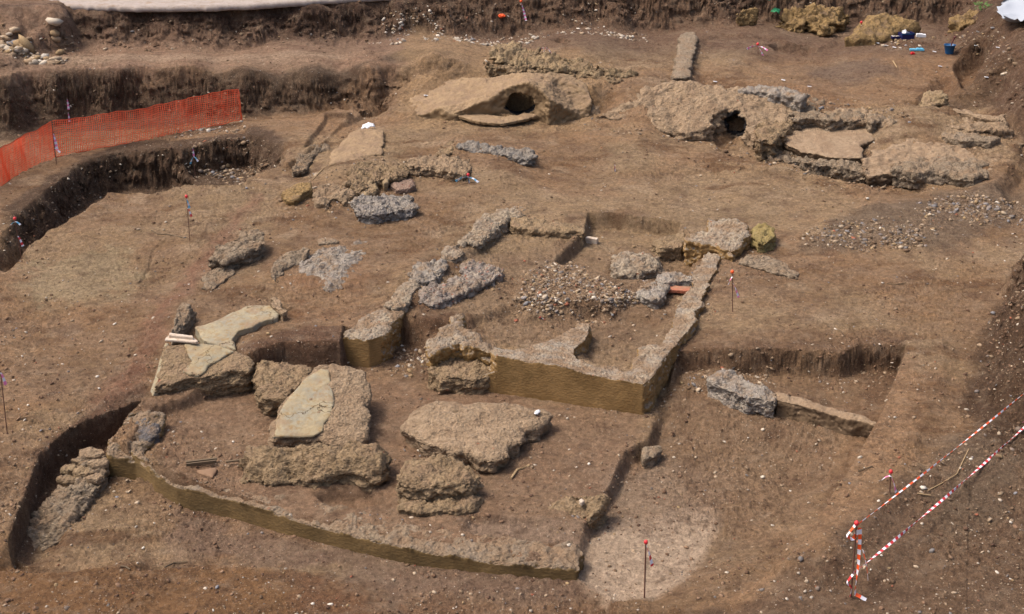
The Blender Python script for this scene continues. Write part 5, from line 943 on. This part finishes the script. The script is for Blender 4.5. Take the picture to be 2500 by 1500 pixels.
# white survey cards lying on the soil
WG = 'white find cards pegged in the soil'
cards = [(1746,204,'behind the grey strip of wall, nearest the ruins'),(1912,201,'on the ledge line, left of its neighbour'),(1976,215,'on the ledge line beside the broken strip'),(2295,165,'left of the round pit'),(2381,121,'behind the round pit, above its back edge'),(2436,120,'right of the one behind the round pit'),(2408,193,'below the right side of the round pit'),(2183,120,'in the row left of the pale blue tool case, rightmost'),(2164,116,'in the row left of the pale blue tool case, middle'),(2142,109,'in the row left of the pale blue tool case, leftmost'),(2281,130,'between the tool case and the blue bucket'),(1040,238,'on the left shoulder of the vault')]
for u, v, wh in cards:
    p = Vector(hit(u, v)); a = rng.uniform(-.5, .5); t = empty('find_card', p, 'white find card ' + wh, 'find card', WG); V, Fc = box(p + Vector((0, 0, .05)), (.14, .09, .012), a, tilt=.15); new_mesh('card', V, Fc, M['card'], origin=p, parent=t)
    v_, f_ = tube([p + Vector((0, .04, -.05)), p + Vector((0, .04, .07))], .008, 5); new_mesh('peg', v_, f_, M['rust'], origin=p, parent=t)
# timbers, twigs, roots
def stick(name, label, cat, px, r, mat, z=.02, r2=None):
    pts_ = [Vector(hit(u, v)) + Vector((0, 0, z)) for u, v in px]; v, f = tube(pts_, r, 6, r2); return tag(new_mesh(name, v, f, mat, origin=pts_[0]), label, cat)
a = Vector(U(455, 1130, -.62)); b = Vector(U(530, 1119, -.60)); c = (a + b) / 2; V, Fc = box(c, ((b - a).length, .05, .04), math.atan2(b.y - a.y, b.x - a.x)); box(c + Vector((.01, -.07, -.02)), ((b - a).length * .98, .03, .06), math.atan2(b.y - a.y, b.x - a.x), V, Fc); tag(new_mesh('timber', V, Fc, M['dkwood'], origin=c), 'grooved dark timber batten lying behind the compound wall', 'timber')
a = Vector(U(552, 1129, -.62)); b = Vector(U(608, 1120, -.6)); c = (a + b) / 2; V, Fc = box(c, ((b - a).length, .045, .03), math.atan2(b.y - a.y, b.x - a.x)); tag(new_mesh('timber', V, Fc, M['dkwood'], origin=c), 'shorter dark batten against the left end of the humped block', 'timber')
rock('broken_board', 'flat broken brown board below the grooved timber batten', 'board', [(478,1145),(525,1138),(530,1142),(518,1162),(500,1156),(486,1152)], -.74, flat('brown board', (118, 92, 70), .9, .5), zt=-.64, vox=.015, amp=.01, jag=.03, lumps=0)
stick('stick', 'pale bent stick right of the broad flat slab', 'stick', [(1248,1170),(1262,1150),(1292,1140)], .022, M['wood'], .02, .03)
stick('stick', 'dark curved stick on the left floor', 'stick', [(370,566),(385,573),(415,576),(445,582)], .016, M['dkwood'])
stick('stick', 'thin pale twig on the soil at the upper right', 'stick', [(2180,152),(2190,168)], .025, M['wood'], .03)
stick('stick', 'long thin twig lying across the soil between the barrier tapes', 'stick', [(2265,1205),(2300,1182),(2335,1165),(2365,1100)], .009, M['wood'])
stick('stick', 'short pale twig under the upper barrier tape', 'stick', [(2240,1208),(2272,1213)], .012, M['wood'])
stick('stick', 'thin twig beside the right pit edge above the ramp', 'stick', [(2095,1155),(2130,1142)], .010, M['dkwood'])
stick('root', 'thin root on the smooth ground right of the building', 'root', [(2165,696),(2190,697),(2212,695)], .012, M['dkwood'])
stick('root', 'broken dark root on the berm at the bottom left, right one', 'root', [(403,1388),(425,1380),(458,1376)], .016, M['dkwood'])
stick('root', 'broken dark root on the berm at the bottom left, left one', 'root', [(295,1389),(308,1390),(318,1396)], .016, M['dkwood'])
stick('stick', 'pale split stick above the yellow tuff block', 'stick', [(762,442),(775,428),(788,416)], .02, M['wood'])
